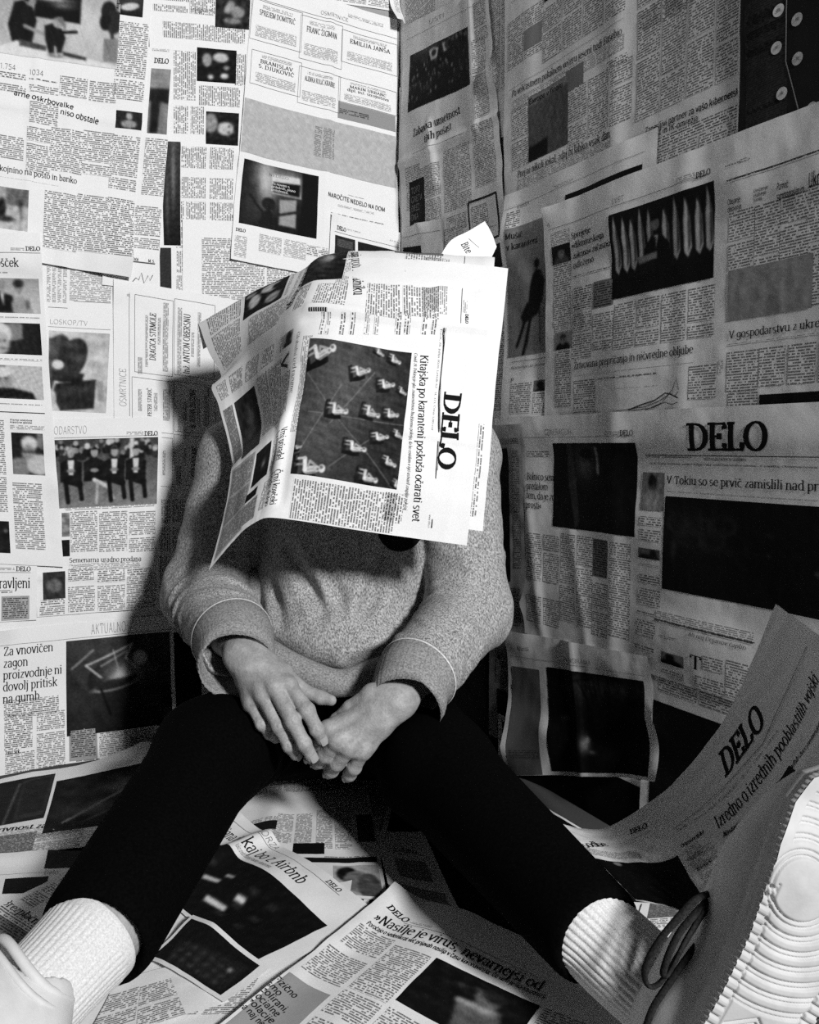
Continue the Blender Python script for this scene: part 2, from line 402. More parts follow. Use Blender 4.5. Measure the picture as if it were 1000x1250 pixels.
    def glyphs(s, u, v, grey, off):
        ok = (u.min(1) > .002) & (u.max(1) < .998) & (v.min(1) > .002) & (v.max(1) < .998); u, v = u[ok], v[ok]
        if not len(u): return
        p = s.S(u, v, off).reshape(-1, 3); F = np.arange(len(p)).reshape(-1, 4)
        nn = np.cross(p[F[:, 1]]-p[F[:, 0]], p[F[:, 3]]-p[F[:, 0]])
        ref = s.S(u.mean(1), v.mean(1), 1.0)-s.S(u.mean(1), v.mean(1), 0.0)
        fl = (nn*ref).sum(1) < 0; F[fl] = F[fl][:, ::-1]
        s.add(p, F, 0, np.full(len(p), lin(grey)), np.zeros((len(p), 2)))
    def photo(s, r, ops, cell=.002):
        full = r; r = s.fix(r)
        if not r: return
        us, vs = s.lines(*r, fine=cell)
        g = paint(len(us), len(vs), (r[2]-r[0])*s.W/((r[3]-r[1])*s.H), ops)
        s.patch(us, vs, .00045, lin(1)*g**2.2, 0)
    def curve(s, pts, th=.0012, grey=.15, off=.0008):
        pts = np.array(pts, float); m = pts*[s.W, s.H]
        d = np.gradient(m, axis=0); d = d/(np.hypot(d[:, 0], d[:, 1])[:, None]+1e-9); n = np.stack([-d[:, 1], d[:, 0]], 1)*th/2
        a = (m+n)/[s.W, s.H]; b = (m-n)/[s.W, s.H]
        uv = np.stack([a[:-1], a[1:], b[1:], b[:-1]], 1); ok = ((uv > .002) & (uv < .998)).all((1, 2)); uv = uv[ok]
        if not len(uv): return
        p = s.S(uv[..., 0], uv[..., 1], off).reshape(-1, 3); F = np.arange(len(p)).reshape(-1, 4)
        s.add(p, F, 0, np.full(len(p), lin(grey)), np.zeros((len(p), 2)))
    def disc(s, u, v, rad, grey, off=.0009, r0=0, n=28):
        t = np.linspace(0, 2*math.pi, n+1)
        o = np.stack([u+rad*np.cos(t)/s.W, v+rad*np.sin(t)/s.H], 1); i = np.stack([u+r0*np.cos(t)/s.W, v+r0*np.sin(t)/s.H], 1)
        uv = np.stack([o[:-1], i[:-1], i[1:], o[1:]], 1)
        if uv.min() < .002 or uv.max() > .998: return
        p = s.S(uv[..., 0], uv[..., 1], off).reshape(-1, 3); F = np.arange(len(p)).reshape(-1, 4)
        s.add(p, F, 0, np.full(len(p), lin(grey)), np.zeros((len(p), 2)))
    def build(s, name, parent=None):
        o = link_mesh(name, np.vstack(s.V), np.vstack(s.F), PM, np.concatenate(s.MI), None, True, np.concatenate(s.K), np.vstack(s.UV))
        if parent is not None: put(o, parent)
        return o

# ---------------------------------------------------------------- laying sheets over what is already there
class Bed:
    """height of the pile over a plane, so that every new sheet lies on the ones beneath it"""
    def __init__(s, x0, x1, y0, y1, to3, from_px, c=.004):
        s.x0, s.y0, s.c = x0, y0, c; s.to3, s.px = to3, from_px
        s.h = np.zeros((int((y1-y0)/c)+2, int((x1-x0)/c)+2))
    def idx(s, p):
        j = np.clip(((p[..., 0]-s.x0)/s.c+.5).astype(int), 0, s.h.shape[1]-1); i = np.clip(((p[..., 1]-s.y0)/s.c+.5).astype(int), 0, s.h.shape[0]-1)
        return i, j
    def drape(s, p, extra, gap=.0012):
        H = s.h[s.idx(p)]
        def dil(A):
            B = A.copy()
            for _ in range(3):
                Q = np.pad(B, 1, mode='edge'); B = np.maximum.reduce([Q[1:-1, 1:-1], Q[:-2, 1:-1], Q[2:, 1:-1], Q[1:-1, :-2], Q[1:-1, 2:]])
            return B
        H = dil(H)
        for _ in range(5):
            Q = np.pad(H, 1, mode='edge'); H2 = (Q[1:-1, 1:-1]*2+Q[:-2, 1:-1]+Q[2:, 1:-1]+Q[1:-1, :-2]+Q[1:-1, 2:])/6; H = np.maximum(H2, s.h[s.idx(p)])
        h = H+gap+extra
        hi = np.kron(h, np.ones((3, 3))); k = 3
        a, b = p.shape[:2]; yi = np.linspace(0, a-1, a*k); xi = np.linspace(0, b-1, b*k)
        def up(A):
            i = np.minimum(yi.astype(int), a-2); j = np.minimum(xi.astype(int), b-2); fy = (yi-i)[:, None]; fx = (xi-j)[None]
            if A.ndim == 3: fy = fy[..., None]; fx = fx[..., None]
            return (A[i][:, j]*(1-fy)+A[i+1][:, j]*fy)*(1-fx)+(A[i][:, j+1]*(1-fy)+A[i+1][:, j+1]*fy)*fx
        pp = up(p); hh = up(h); i, j = s.idx(pp); np.maximum.at(s.h, (i, j), hh)
        return h
def inv_bilinear(q, c):
    u, v = .5, .5; TL, TR, BR, BL = q
    for _ in range(30):
        f = TL*(1-u)*(1-v)+TR*u*(1-v)+BR*u*v+BL*(1-u)*v-c
        a = (TR-TL)*(1-v)+(BR-BL)*v; b = (BL-TL)*(1-u)+(BR-TR)*u
        J = np.stack([a, b], 1); d = np.linalg.solve(J, -f); u += np.clip(d[0], -.5, .5); v += np.clip(d[1], -.5, .5)
    return u, v
class Page(Sheet):
    """a sheet laid on a bed. quad: where its top-left, top-right, bottom-right and bottom-left corners stand"""
    def __init__(s, bed, quad, zoom=(0, 0, 1), amp=.0025, seed=0, folds=(), lifts=(), grey=PAPER, rect=False, cell=.007):
        s.bed, s.zoom = bed, zoom
        if rect == 'F':                                   # quad = top-left corner, a base line (two points), width, height in metres
            tl, p0, p1, W_, H_ = quad; TL = np.array(s.raw(*tl)); du = np.array(s.raw(*p1))-s.raw(*p0); du = du/np.linalg.norm(du); dv = np.array([du[1], -du[0]])
            q4 = [TL, TL+du*W_, TL+du*W_+dv*H_, TL+dv*H_]
        elif rect:
            a, c = [s.raw(*q) for q in (quad[:2], quad[2:])]; q4 = [a, np.array([c[0], a[1]]), c, np.array([a[0], c[1]])]
        else: q4 = [s.raw(*q) for q in quad]
        s.q = [np.array(q) for q in q4]; TL, TR, BR, BL = s.q
        W = (np.linalg.norm(TR-TL)+np.linalg.norm(BR-BL))/2; H = (np.linalg.norm(BL-TL)+np.linalg.norm(BR-TR))/2
        nu, nv = max(6, int(W/cell)), max(6, int(H/cell))
        U, V = np.meshgrid(np.linspace(0, 1, nu+1), np.linspace(0, 1, nv+1))
        u, v = U[..., None], V[..., None]; p = TL*(1-u)*(1-v)+TR*u*(1-v)+BR*u*v+BL*(1-u)*v
        ex = amp*np.clip(.45+fnoise(U*W/.25, V*H/.25, seed+11, 2)*.9, 0, 2)
        ex += .0007*np.abs(fnoise(U*W/.05, V*H/.05, seed+5, 2))
        for (ua, va, ub, vb, wd, ht) in folds:          # ridges
            ex += ht*np.exp(-(_seg(U*W, V*H, ua*W, va*H, ub*W, vb*H)/wd)**2)
        for (uc, vc, rad, ht) in lifts:                 # loose corners and edges
            ex += ht*np.clip(1-np.hypot((U-uc)*W, (V-vc)*H)/rad, 0, 1)**2
        h = bed.drape(p, ex)
        super().__init__(bed.to3(p, h), W, H, grey)
    def raw(s, x, y):
        ox, oy, sc = s.zoom; return s.bed.px(ox+x/sc, oy+y/sc)
    def R(s, x0, y0, x1, y1):
        a = inv_bilinear(s.q, s.raw(x0, y0)); b = inv_bilinear(s.q, s.raw(x1, y1)); return (a[0], a[1], b[0], b[1])
    def pt(s, x, y): return inv_bilinear(s.q, s.raw(x, y))
    # short forms that take two corners as seen
    def T(s, x0, y0, x1, y1, n=1, kind='body', grey=None): s.text(s.R(x0, y0, x1, y1), n, kind, grey); return s
    def Hd(s, x0, y0, x1, y1, t, style='serif', grey=.1, align='l'): s.head(s.R(x0, y0, x1, y1), t, style, grey, align); return s
    def Hb(s, x0, y0, x1, y1, h, t, style='serif', grey=.1, up=(0, -1)):
        s.along(s.pt(x0, y0), s.pt(x1, y1), s.pt(x0+up[0]*h, y0+up[1]*h), t, style, grey); return s
    def I(s, x0, y0, x1, y1, ops, cell=.002): s.photo(s.R(x0, y0, x1, y1), ops, cell); return s
    def B(s, x0, y0, x1, y1, g): s.box(s.R(x0, y0, x1, y1), g); return s
    def Ru(s, x0, y0, x1, y1, th=.0006, g=.15): s.rule(s.R(x0, y0, x1, y1), th, g); return s
    def Fr(s, x0, y0, x1, y1, th=.0006, g=.25): s.frame(s.R(x0, y0, x1, y1), th, g); return s
    def Cu(s, pts, th=.0012, g=.15): s.curve([s.pt(*p) for p in pts], th, g); return s
def wall_to3(D, N):
    def f(p, h):
        o = np.empty(p.shape[:2]+(3,)); o[..., :2] = COR+p[..., :1]*D+h[..., None]*N; o[..., 2] = p[..., 1]; return o
    return f
def floor_to3(p, h):
    o = np.empty(p.shape[:2]+(3,)); o[..., :2] = p; o[..., 2] = h; return o
LW = Bed(-.02, 1.6, -.1, 1.5, wall_to3(DL, NL), lambda x, y: on_wall(x, y, 'L'))
RW = Bed(-.02, 1.8, -.1, 1.5, wall_to3(DR, NR), lambda x, y: on_wall(x, y, 'R'))
FB = Bed(-1.3, 1.3, .3, 1.9, floor_to3, on_floor)
# ================================================================ the setting
def plaster(name, g):
    m, nt, b = nodes_mat(name); k = NB(nt); geo = k.n('ShaderNodeNewGeometry')
    k.link(k.grey(k.ramp(k.noise(geo.outputs['Position'], 6, 4), .3, .7, g*.85, g*1.1)), b.inputs['Base Color'])
    k.bump(k.noise(geo.outputs['Position'], 220, 3), .25, .002, b); return m
MW = plaster('grey_plaster', .30); MFL = plaster('dark_floorboards', .06)
def slab(name, pts, z0, z1, mat):
    V = [(x, y, z) for z in (z0, z1) for x, y in pts]; n = len(pts)
    F = [list(range(n))[::-1], list(range(n, 2*n))]+[[i, (i+1) % n, n+(i+1) % n, n+i] for i in range(n)]
    return struct(link_mesh(name, V, F, [mat], None, None, False))
def wall_pts(D, N, s0, s1, t): return [tuple(COR+D*s0), tuple(COR+D*s1), tuple(COR+D*s1-N*t), tuple(COR+D*s0-N*t)]
slab('wall_left', wall_pts(DL, NL, 0, 2.3, .1), -.05, 2.4, MW)
slab('wall_right', wall_pts(DR, NR, -.1, 1.55, .1), -.05, 2.4, MW)
slab('floor', [(-2.2, -.6), (2.0, -.6), (2.0, 2.2), (-2.2, 2.2)], -.1, 0, MFL)

Z1, Z2, Z3, Z4, Z5, Z6, Z7, Z8 = (0,0,3.03), (280,0,2.778), (600,0,2.5), (600,200,2.5), (0,280,3.333), (0,500,3.333), (0,730,3.333), (0,980,3.03)
Z4B, Z5B, Z6B, Z7F, Z8F = (590,480,2.439), (590,720,2.439), (660,900,2.941), (200,960,2.778), (400,1000,2.778)
GLW, GRW, GFL = 'newspaper sheets pasted on the left wall', 'newspaper sheets pasted on the right wall', 'newspaper sheets lying on the floor'
def done(p, label, group):
    p.bed = p.bed; return tag(p.build('newspaper_sheet'), label, 'newspaper', group)
PORTRAIT = lambda bg, skin, hair, coat: [('b', bg), ('e', .5, .95, .42, .38, coat), ('e', .5, .45, .19, .27, skin), ('p', [(.32,.4),(.34,.2),(.5,.12),(.66,.2),(.68,.4),(.6,.28),(.4,.28)], hair), ('l', .42, .42, .46, .42, .015, .1), ('l', .54, .42, .58, .42, .015, .1), ('n', .05, 4, 3)]

# ================================================================ left wall, lowest sheets first
p = Page(LW, [(300,-140),(580,-80),(560,40),(290,0)], Z2, seed=90)
p.T(300,-60,545,30,3)
done(p, 'strip of grey newsprint columns above the top sheet of framed death notices', GLW)

p = Page(LW, [(935,-60),(885,1150),(575,1150),(545,-100)], Z1, seed=1, folds=[(.52,0,.5,1,.012,.004)])
p.T(600,80,905,165,1).T(565,15,790,60,1).T(640,190,722,375,1).T(735,318,885,400,1).T(640,392,752,500,1).T(870,200,905,320)
for y in (545,655,745,840,930,1020): p.T(668 if y < 700 else 650,y,760,y+80,1); p.T(775,y+4,860,y+84,1)
p.T(700,-60,795,60).T(590,-60,700,10)
p.I(797,-10,920,112,[('b',.15),('e',.45,.35,.2,.2,.55),('e',.3,.6,.25,.12,.6,30),('e',.75,.5,.1,.25,.5),('n',.12,4,2)])
p.I(727,178,870,312,[('b',.08),('e',.25,.4,.14,.2,.75),('e',.35,.75,.2,.12,.6),('e',.8,.3,.08,.1,.85),('e',.55,.25,.06,.08,.6),('e',.85,.65,.07,.07,.8),('n',.08,5,4)])
p.I(760,415,878,542,[('b',.1),('e',.5,.4,.2,.25,.75),('e',.42,.3,.03,.03,.1),('e',.6,.3,.03,.03,.1),('e',.35,.85,.3,.2,.55),('n',.1,4,7)])
p.I(598,525,667,910,[('g',.25,.08,'h'),('s',.3,.4,.3,.1,.5),('s',.6,.75,.3,.08,.35),('n',.06,3,7)])
p.I(588,918,633,1100,[('b',.2),('n',.05,3,8)])
done(p, 'newspaper page turned sideways with three small photos and dark picture strip', GLW)

p = Page(LW, [(100,55),(570,85),(520,820),(110,800)], Z5, seed=2)
p.T(190,150,270,300,4,'fine').T(285,160,450,300,1,'fine').Ru(195,318,275,320).Ru(300,290,450,303)
p.Hd(200,365,357,393,'LOSKOP/TV','sans',.62).Ru(195,398,450,408,.0005,.4)
p.I(198,412,430,748,[('g',.82,.75,'h'),('s',.75,.1,.3,.15,.72),('e',.2,.32,.2,.28,.22),('e',.36,.36,.24,.3,.2,25),('p',[(0,.1),(.2,.05),(.14,.5),(.05,.75),(0,.75)],.3),('p',[(.05,.5),(.6,.52),(.55,.64),(.05,.62)],.15),('e',.15,.42,.1,.06,.8),('p',[(.12,.66),(.8,.58),(.78,.95),(.2,1),(.05,.8)],.16),('e',.03,.85,.1,.12,.75),('p',[(.8,.6),(.92,.6),(.96,.88),(.85,.85)],.6),('n',.09,4,5)])
done(p, 'page with pale columns of listings above photo of a dark bronze figure', GLW)

for q, sd, lab in (((222,268,484,600),64,'text sheet on the left wall behind the raised newspaper'),((225,690,482,836),65,'text sheet on the left wall behind the waist')):
    p = Page(LW, [(q[0],q[1]),(q[2],q[1]+10),(q[2],q[3]),(q[0],q[3]+20)], (0,0,1), seed=sd, amp=.001); p.text((.08,.06,.92,.94), 3); done(p, lab, GLW)
p = Page(LW, [(-60,640),(236,636),(240,800),(-60,812)], (0,0,1), seed=69, amp=.001); p.text((.1,.1,.9,.6), 4); done(p, 'blank sheet margin showing between the seated row page and the large headline page', GLW)
p = Page(LW, [(440,170),(640,187),(578,1078),(375,1055)], Z1, seed=3, amp=.002)
p.Hd(568,220,620,243,'DELO','bold').T(560,186,625,200,1,'fine')
p.I(557,258,612,505,[('g',.55,.5,'v'),('p',[(0,.3),(1,.3),(1,.52),(0,.5)],.12),('p',[(.1,.5),(.6,.5),(.5,1),(.1,1)],.1),('p',[(.6,.5),(.75,.5),(.8,1),(.6,1)],.45),('n',.06,3,5)])
p.T(535,515,607,730).T(495,760,585,930).Hd(488,955,508,968,'Tečaj','bold',.2).Hd(545,962,568,975,'M. S.','bold',.2).B(486,968,570,982,.35)
p.Cu([(487,1045),(500,1030),(510,1038),(520,1012),(530,1050),(545,1022),(552,1040),(562,1020)],.0014,.3)
done(p, 'narrow page edge with tall dark picture and small line chart under its text', GLW)

p = Page(LW, [(-170,-150),(563,-45),(476,1034),(-170,918)], Z1, seed=4, amp=.004, folds=[(.6,.5,.6,1,.01,.004),(0,.47,1,.47,.008,.004),(.42,.3,.36,1,.006,.004)], lifts=[(1,.93,.10,.022),(.35,1,.1,.008)])
p.I(-110,-130,428,262,[('g',.60,.76,'v'),('s',.75,.5,.2,.3,.8),('p',[(.41,.20),(.725,.20),(.725,.53),(.41,.51)],.07),('s',.52,.28,.12,.03,.75),('s',.6,.34,.08,.04,.4),
  ('p',[(.279,.375),(.33,.34),(.40,.41),(.43,.56),(.40,.86),(.279,.90),(.24,.64)],.09),('e',.385,.33,.035,.07,.55),('p',[(.34,.34),(.345,.24),(.40,.22),(.43,.28),(.385,.28),(.37,.36)],.10),('l',.30,.50,.36,.66,.03,.09),('l',.355,.64,.47,.70,.022,.58),('l',.47,.70,.52,.66,.018,.6),
  ('p',[(.483,.60),(.54,.56),(.60,.62),(.63,.72),(.604,.90),(.52,.92),(.49,.76)],.10),('e',.575,.55,.04,.065,.62),('p',[(.545,.5),(.60,.47),(.63,.56),(.62,.64),(.60,.56)],.45),('l',.60,.66,.70,.63,.018,.08),('l',.56,.88,.60,1.0,.012,.55),
  ('e',.92,.33,.055,.12,.12),('e',.96,.45,.06,.14,.16),('e',.90,.46,.04,.1,.10),('l',.94,.5,.97,.75,.02,.18),('p',[(.896,.66),(1,.64),(1,.93),(.90,.93)],.5),
  ('p',[(.18,.93),(.30,.82),(.50,.86),(.51,.93),(.62,.97),(.8,.92),(1,.97),(1,1),(.18,1)],.88),('p',[(.316,.80),(.50,.84),(.50,.90),(.32,.88)],.28),('p',[(.61,.88),(.78,.91),(.78,.95),(.62,.93)],.22),('e',.565,.94,.05,.025,.5),('l',.56,.84,.57,.94,.012,.7)])
p.I(432,-20,525,70,[('g',.25,.1,'v'),('e',.5,.55,.35,.18,.8,-15),('n',.05,4,2)],.0015)
p.T(435,80,525,385).I(428,412,520,492,[('b',.15),('e',.5,.3,.12,.22,.65),('e',.5,.75,.3,.2,.6),('n',.08,4,9)],.0015).T(412,500,508,715)
p.Hd(-10,232,58,263,'11.754','sans',.35).Hd(108,257,160,285,'1034','sans',.35)
p.T(-10,262,95,300,1,'bold').T(108,288,210,310,1,'bold').T(-10,305,95,350).T(108,312,215,355).T(222,280,320,370).T(332,300,425,390)
p.Hb(50,352,270,408,20,'arne oskrbovalke','sansb',.1).Hb(220,424,362,462,20,'niso obstale','sansb',.1)
p.T(110,375,212,470).T(100,468,182,650).T(190,470,300,650).T(310,480,410,660)
p.Hb(-32,630,283,682,21,'pokojnino na pošto in banko','serif',.12).T(-40,650,215,690,1,'fine')
p.T(165,705,278,940).T(285,715,390,950).T(398,730,490,965,1,'bold').T(-120,480,85,600)
p.I(-60,682,100,862,[('g',.65,.75,'v'),('p',[(.5,0),(1,0),(1,.4),(.5,.4)],.4),('e',.4,.5,.1,.25,.12),('e',.45,.75,.25,.08,.2),('e',.82,.35,.05,.1,.2),('l',.82,.4,.85,.7,.02,.3),('n',.12,6,3)])
done(p, 'page with photo of two people at a table and a crumpled lower right corner', GLW)

p = Page(LW, [(468,1545),(458,203),(1160,325),(1140,1560)], Z5, seed=5, amp=.002, folds=[(.5,0,.5,1,.01,.003)])
p.Hd(512,265,526,280,'79','fine',.4).Ru(524,262,524,760).Hd(482,565,512,722,'OSMRTNICE','sans',.62)
for a in ((545,268,700,600),(706,285,868,612),(535,600,702,832),(708,618,872,838),(530,833,700,1048),(705,833,870,1050)): p.Fr(*a,.0006,.3)
for x0, y0, x1, y1, t in ((606,340,632,535,'DRAGICA STRMOLE'),(742,345,768,590,'Inž. ANTON OBERSNU'),(598,645,615,762,'PETER STARIČ'),(770,650,792,810,'dr. ZORAN ŽELEZNIK'),(775,880,797,1012,'JOŽICA POLANC')): p.Hd(x0,y0,x1,y1,t,'serif',.15)
for x0, y0, x1, y1 in ((558,520,578,590),(588,350,600,560),(640,360,652,470),(660,300,682,580),(718,320,736,590),(775,420,786,520),(800,340,812,560),(560,650,575,740),(625,665,640,740),(662,650,690,780),(722,770,735,825),(745,700,760,780),(800,690,812,790),(830,640,850,800),(660,900,672,1000),(715,960,735,1040),(745,890,752,950),(830,880,850,1020)): p.T(x0,y0,x1,y1,1,'fine',.88)
p.T(655,1098,690,1195).T(700,1100,800,1195).T(655,1210,690,1310).T(700,1210,800,1310).T(650,1325,690,1425).T(700,1325,800,1425).T(650,1440,790,1520)
done(p, 'sideways page of framed death notices beside the person\'s shoulder', GLW)

p = Page(LW, [(82,-75),(566,70),(572,988),(-2,882)], Z2, seed=6, amp=.003, folds=[(.52,0,.53,1,.008,.004),(0,.48,1,.45,.012,.003)], lifts=[(0,1,.05,.006)])
p.Hd(307,38,400,78,'OSMRTNICE','sans',.4).Ru(90,-18,570,150,.0006,.4).T(400,60,520,85,1,'fine')
for a, b in (((78,-2,240,180),'SPREJEM DOMITRIČ'),((242,52,378,238),'FRANC ŽIGMAN'),((380,102,568,262),'EMILIJA JANŠA'),((75,170,238,330),'BRANISLAV\nS. DJUKOVIĆ'),((236,225,372,385),'ALENKA ROLIČ KRABRE'),((370,262,566,395),'MARIN URBANC\ndipl. inž. strojništva')):
    p.Fr(*a,.0006,.4); r = p.R(*a); u0, u1 = sorted((r[0], r[2])); v0, v1 = sorted((r[1], r[3])); k = u1-u0; q = v1-v0
    n = 2 if '\n' in b else 1
    p.head((u0+.14*k, v0+.22*q, u1-.14*k, v0+.22*q+.13*q*n), b, 'serif', .2, 'c')
    p.text((u0+.1*k, v0+.62*q, u1-.1*k, v0+.9*q), 1, 'fine'); p.text((u0+.2*k, v0+.08*q, u1-.2*k, v0+.17*q), 1, 'fine')
p.I(45,335,563,640,[('b',.72),('n',.05,14,3)],.003).B(368,345,562,450,.58).T(372,365,470,410,1,'bold',.58).T(288,428,352,545,1,'fine',.72)
p.I(46,542,292,812,[('g',.08,.10,'h'),('s',.3,.25,.16,.4,.78),('p',[(.02,.2),(.16,.4),(.12,1),(0,1)],.12),('s',.15,.6,.1,.4,.2),('p',[(.5,.5),(.72,.45),(.72,.9),(.5,.9)],.6),('s',.62,.2,.2,.2,.6),('e',.36,.6,.09,.1,.12),('p',[(.26,1),(.27,.78),(.36,.68),(.45,.78),(.47,1)],.1),('l',.3,.78,.12,.52,.022,.12),('l',.42,.78,.78,.62,.022,.12),('p',[(.38,.12),(.75,.1),(.78,.42),(.4,.42)],.82),('p',[(.4,.24),(.76,.2),(.76,.4),(.41,.4)],.05),('p',[(.78,0),(1,0),(1,1),(.74,1),(.8,.5)],.04)])
p.Hd(133,588,200,612,'NEDELO','fine',.3).Hd(142,618,222,665,'Po novem s\npriložnih, pisno\npriložnosti.','sansb',.85)
p.Hb(328,668,526,720,15,'NAROČITE NEDELO NA DOM','sansb',.12).T(365,695,490,730,1,'fine').T(400,662,455,676,1,'fine').T(340,722,520,765,1,'bold')
p.Hd(18,775,50,792,'DELO','bold').T(15,800,50,880,1,'fine').T(98,795,255,885,2,'fine').T(260,832,330,880,1,'bold')
done(p, 'tall sheet of framed death notices with photo of figure with raised arms', GLW)

p = Page(LW, [(338,725),(574,792),(580,1000),(330,960)], Z2, seed=7, amp=.003, lifts=[(0,0,.05,.008)])
p.Hd(358,768,390,790,'DELO','bold').T(395,778,440,795,1,'fine').Ru(350,790,570,842).Hd(536,815,585,832,'DELO','sans',.55)
p.I(352,800,420,900,[('b',.16),('n',.03,4,3)]).I(430,822,562,930,[('b',.12),('n',.03,4,4)]).T(360,812,412,850,1,'fine',.35)
done(p, 'small sheet with two black boxes just above the raised newspaper', GLW)

p = Page(LW, [(135,42),(655,30),(645,802),(150,842)], Z6, seed=8, amp=.002, folds=[(0,.79,1,.84,.006,.003)])
p.Hd(150,70,352,97,'GOSPODARSTVO','sans',.62).Hd(584,88,638,105,'DELO','bold').T(512,88,580,102,1,'fine').Ru(215,108,640,112,.0006,.35)
ops = [('g',.25,.5,'v'),('c',3,40,0,.02,1,.22,.035,.45,.85),('p',[(.72,0),(.76,0),(.76,.3),(.72,.3)],.8)]
for cx, wo in ((.16,0),(.38,1),(.57,0),(.78,0)):
    ops += [('p',[(cx-.1,.34),(cx,.26),(cx+.1,.34),(cx+.1,.62),(cx-.1,.62)],.08),('p',[(cx-.03,.3),(cx+.03,.3),(cx+.02,.52),(cx-.02,.52)],.1 if wo else .85),('e',cx,.19,.035,.08,.62),('p',[(cx-.04,.16),(cx,.1),(cx+.04,.16)],.1 if cx > .2 else .6)]
    if wo: ops += [('l',cx,.6,cx+.12,.7,.028,.8),('l',cx+.12,.68,cx+.18,.88,.02,.75),('l',cx+.03,.64,cx+.02,.95,.02,.7)]
    else: ops += [('l',cx-.04,.6,cx+.08,.66,.045,.06),('l',cx+.08,.64,cx+.1,.88,.03,.06),('l',cx-.05,.62,cx-.03,.92,.03,.05)]
    ops += [('e',cx,.46,.04,.03,.55)]
p.I(216,124,636,382,ops+[('n',.05,6,3)],.0016).T(262,386,630,392,1,'fine')
p.T(285,415,395,575).T(402,415,515,572).T(523,415,628,572).I(250,420,283,515,[('b',.5),('n',.3,3,5)]).I(250,530,283,595,[('b',.1),('n',.06,3,6)])
p.Hb(280,621,572,613,19,'Semenarna uradno prodana','serif').T(280,629,568,642,1,'fine')
p.T(275,650,380,690,1,'bold').T(395,650,505,695,1,'bold').T(515,645,610,662,1,'bold').T(275,720,385,815).T(395,715,505,810).T(512,668,630,805)
p.I(173,662,265,765,[('b',.2),('e',.5,.5,.35,.25,.4,20),('n',.08,3,4)]).T(165,770,262,790,1,'bold').T(160,800,262,835)
done(p, 'page with photo of a seated row of people in dark suits', GLW)

p = Page(LW, [(-300,598),(150,606),(148,852),(-300,885)], Z6, seed=9)
p.Hd(65,636,124,655,'DELO','bold').T(0,640,60,652,1,'fine').Ru(-200,660,124,662).Hd(-130,684,122,722,'niso zdravljeni','serif').T(-60,735,50,745,1,'bold')
p.B(5,758,118,850,.68).T(10,762,112,842,1,'bold',.68)
done(p, 'page end with a bold headline word and grey text box at the left edge', GLW)

p = Page(LW, [(-330,10),(158,24),(256,1370),(-330,1345)], Z5, seed=10, amp=.003, folds=[(1,0,.985,1,.01,.003)], lifts=[(1,.75,.05,.008)])
p.Hd(100,78,160,97,'DELO','bold').T(40,82,96,97,1,'fine').Ru(-300,95,160,103).Hd(-50,122,74,158,'stošček','serif',.14).T(-60,172,30,182,1,'fine')
p.I(-140,195,165,346,[('g',.62,.78,'v'),('p',[(.28,1),(.32,.55),(.45,.4),(.62,.5),(.66,1)],.07),('p',[(.45,.45),(.5,.42),(.5,.8)],.9),('e',.46,.22,.07,.16,.55),('p',[(.62,1),(.6,.7),(.7,.52),(.85,.6),(.9,1)],.6),('e',.71,.27,.06,.17,.55),('e',.71,.15,.075,.12,.14),('e',.82,.75,.03,.12,.35),('n',.04,5,3)])
p.I(-140,374,170,514,[('g',.2,.1,'h'),('p',[(.55,0),(.75,0),(.75,.5),(.58,.6)],.5),('e',.44,.35,.16,.36,.85),('e',.44,.66,.13,.36,.7),('e',.42,.6,.02,.03,.1),('e',.5,.58,.02,.03,.1),('e',.48,.82,.05,.03,.3),('n',.05,5,4)])
p.I(-140,546,178,695,[('b',.75),('p',[(0,0),(.5,0),(.5,.5),(0,.6)],.15),('e',.46,.4,.14,.34,.6),('e',.46,.2,.14,.16,.85),('e',.42,.4,.02,.03,.1),('e',.52,.4,.02,.03,.1),('p',[(.2,1),(.36,.7),(.6,.68),(.85,.8),(.9,1)],.07),('n',.22,9,5)])
p.Ru(-300,737,180,741,.0014).Hd(40,771,130,791,'Pismo sodobne\nklasične glasbe','sansb',.12).T(40,796,180,820,1,'fine').T(-100,770,33,1150).T(-100,350,160,368,1,'fine').T(-100,518,170,540,1,'fine').T(-100,700,170,720,1,'fine')
p.I(45,826,183,1001,[('b',.12),('p',[(.8,0),(1,0),(1,.4),(.8,.3)],.5),('e',.55,.25,.25,.18,.85),('e',.52,.5,.22,.22,.55),('l',.35,.45,.7,.45,.02,.15),('e',.2,.85,.35,.25,.5),('e',.85,.75,.4,.25,.75,-20),('n',.06,6,4)])
p.T(50,1028,185,1305).I(-60,1183,42,1316,[('b',.1),('e',.85,.3,.05,.04,.8),('n',.05,3,3)])
done(p, 'column of four portrait photos on a page at the left edge', GLW)

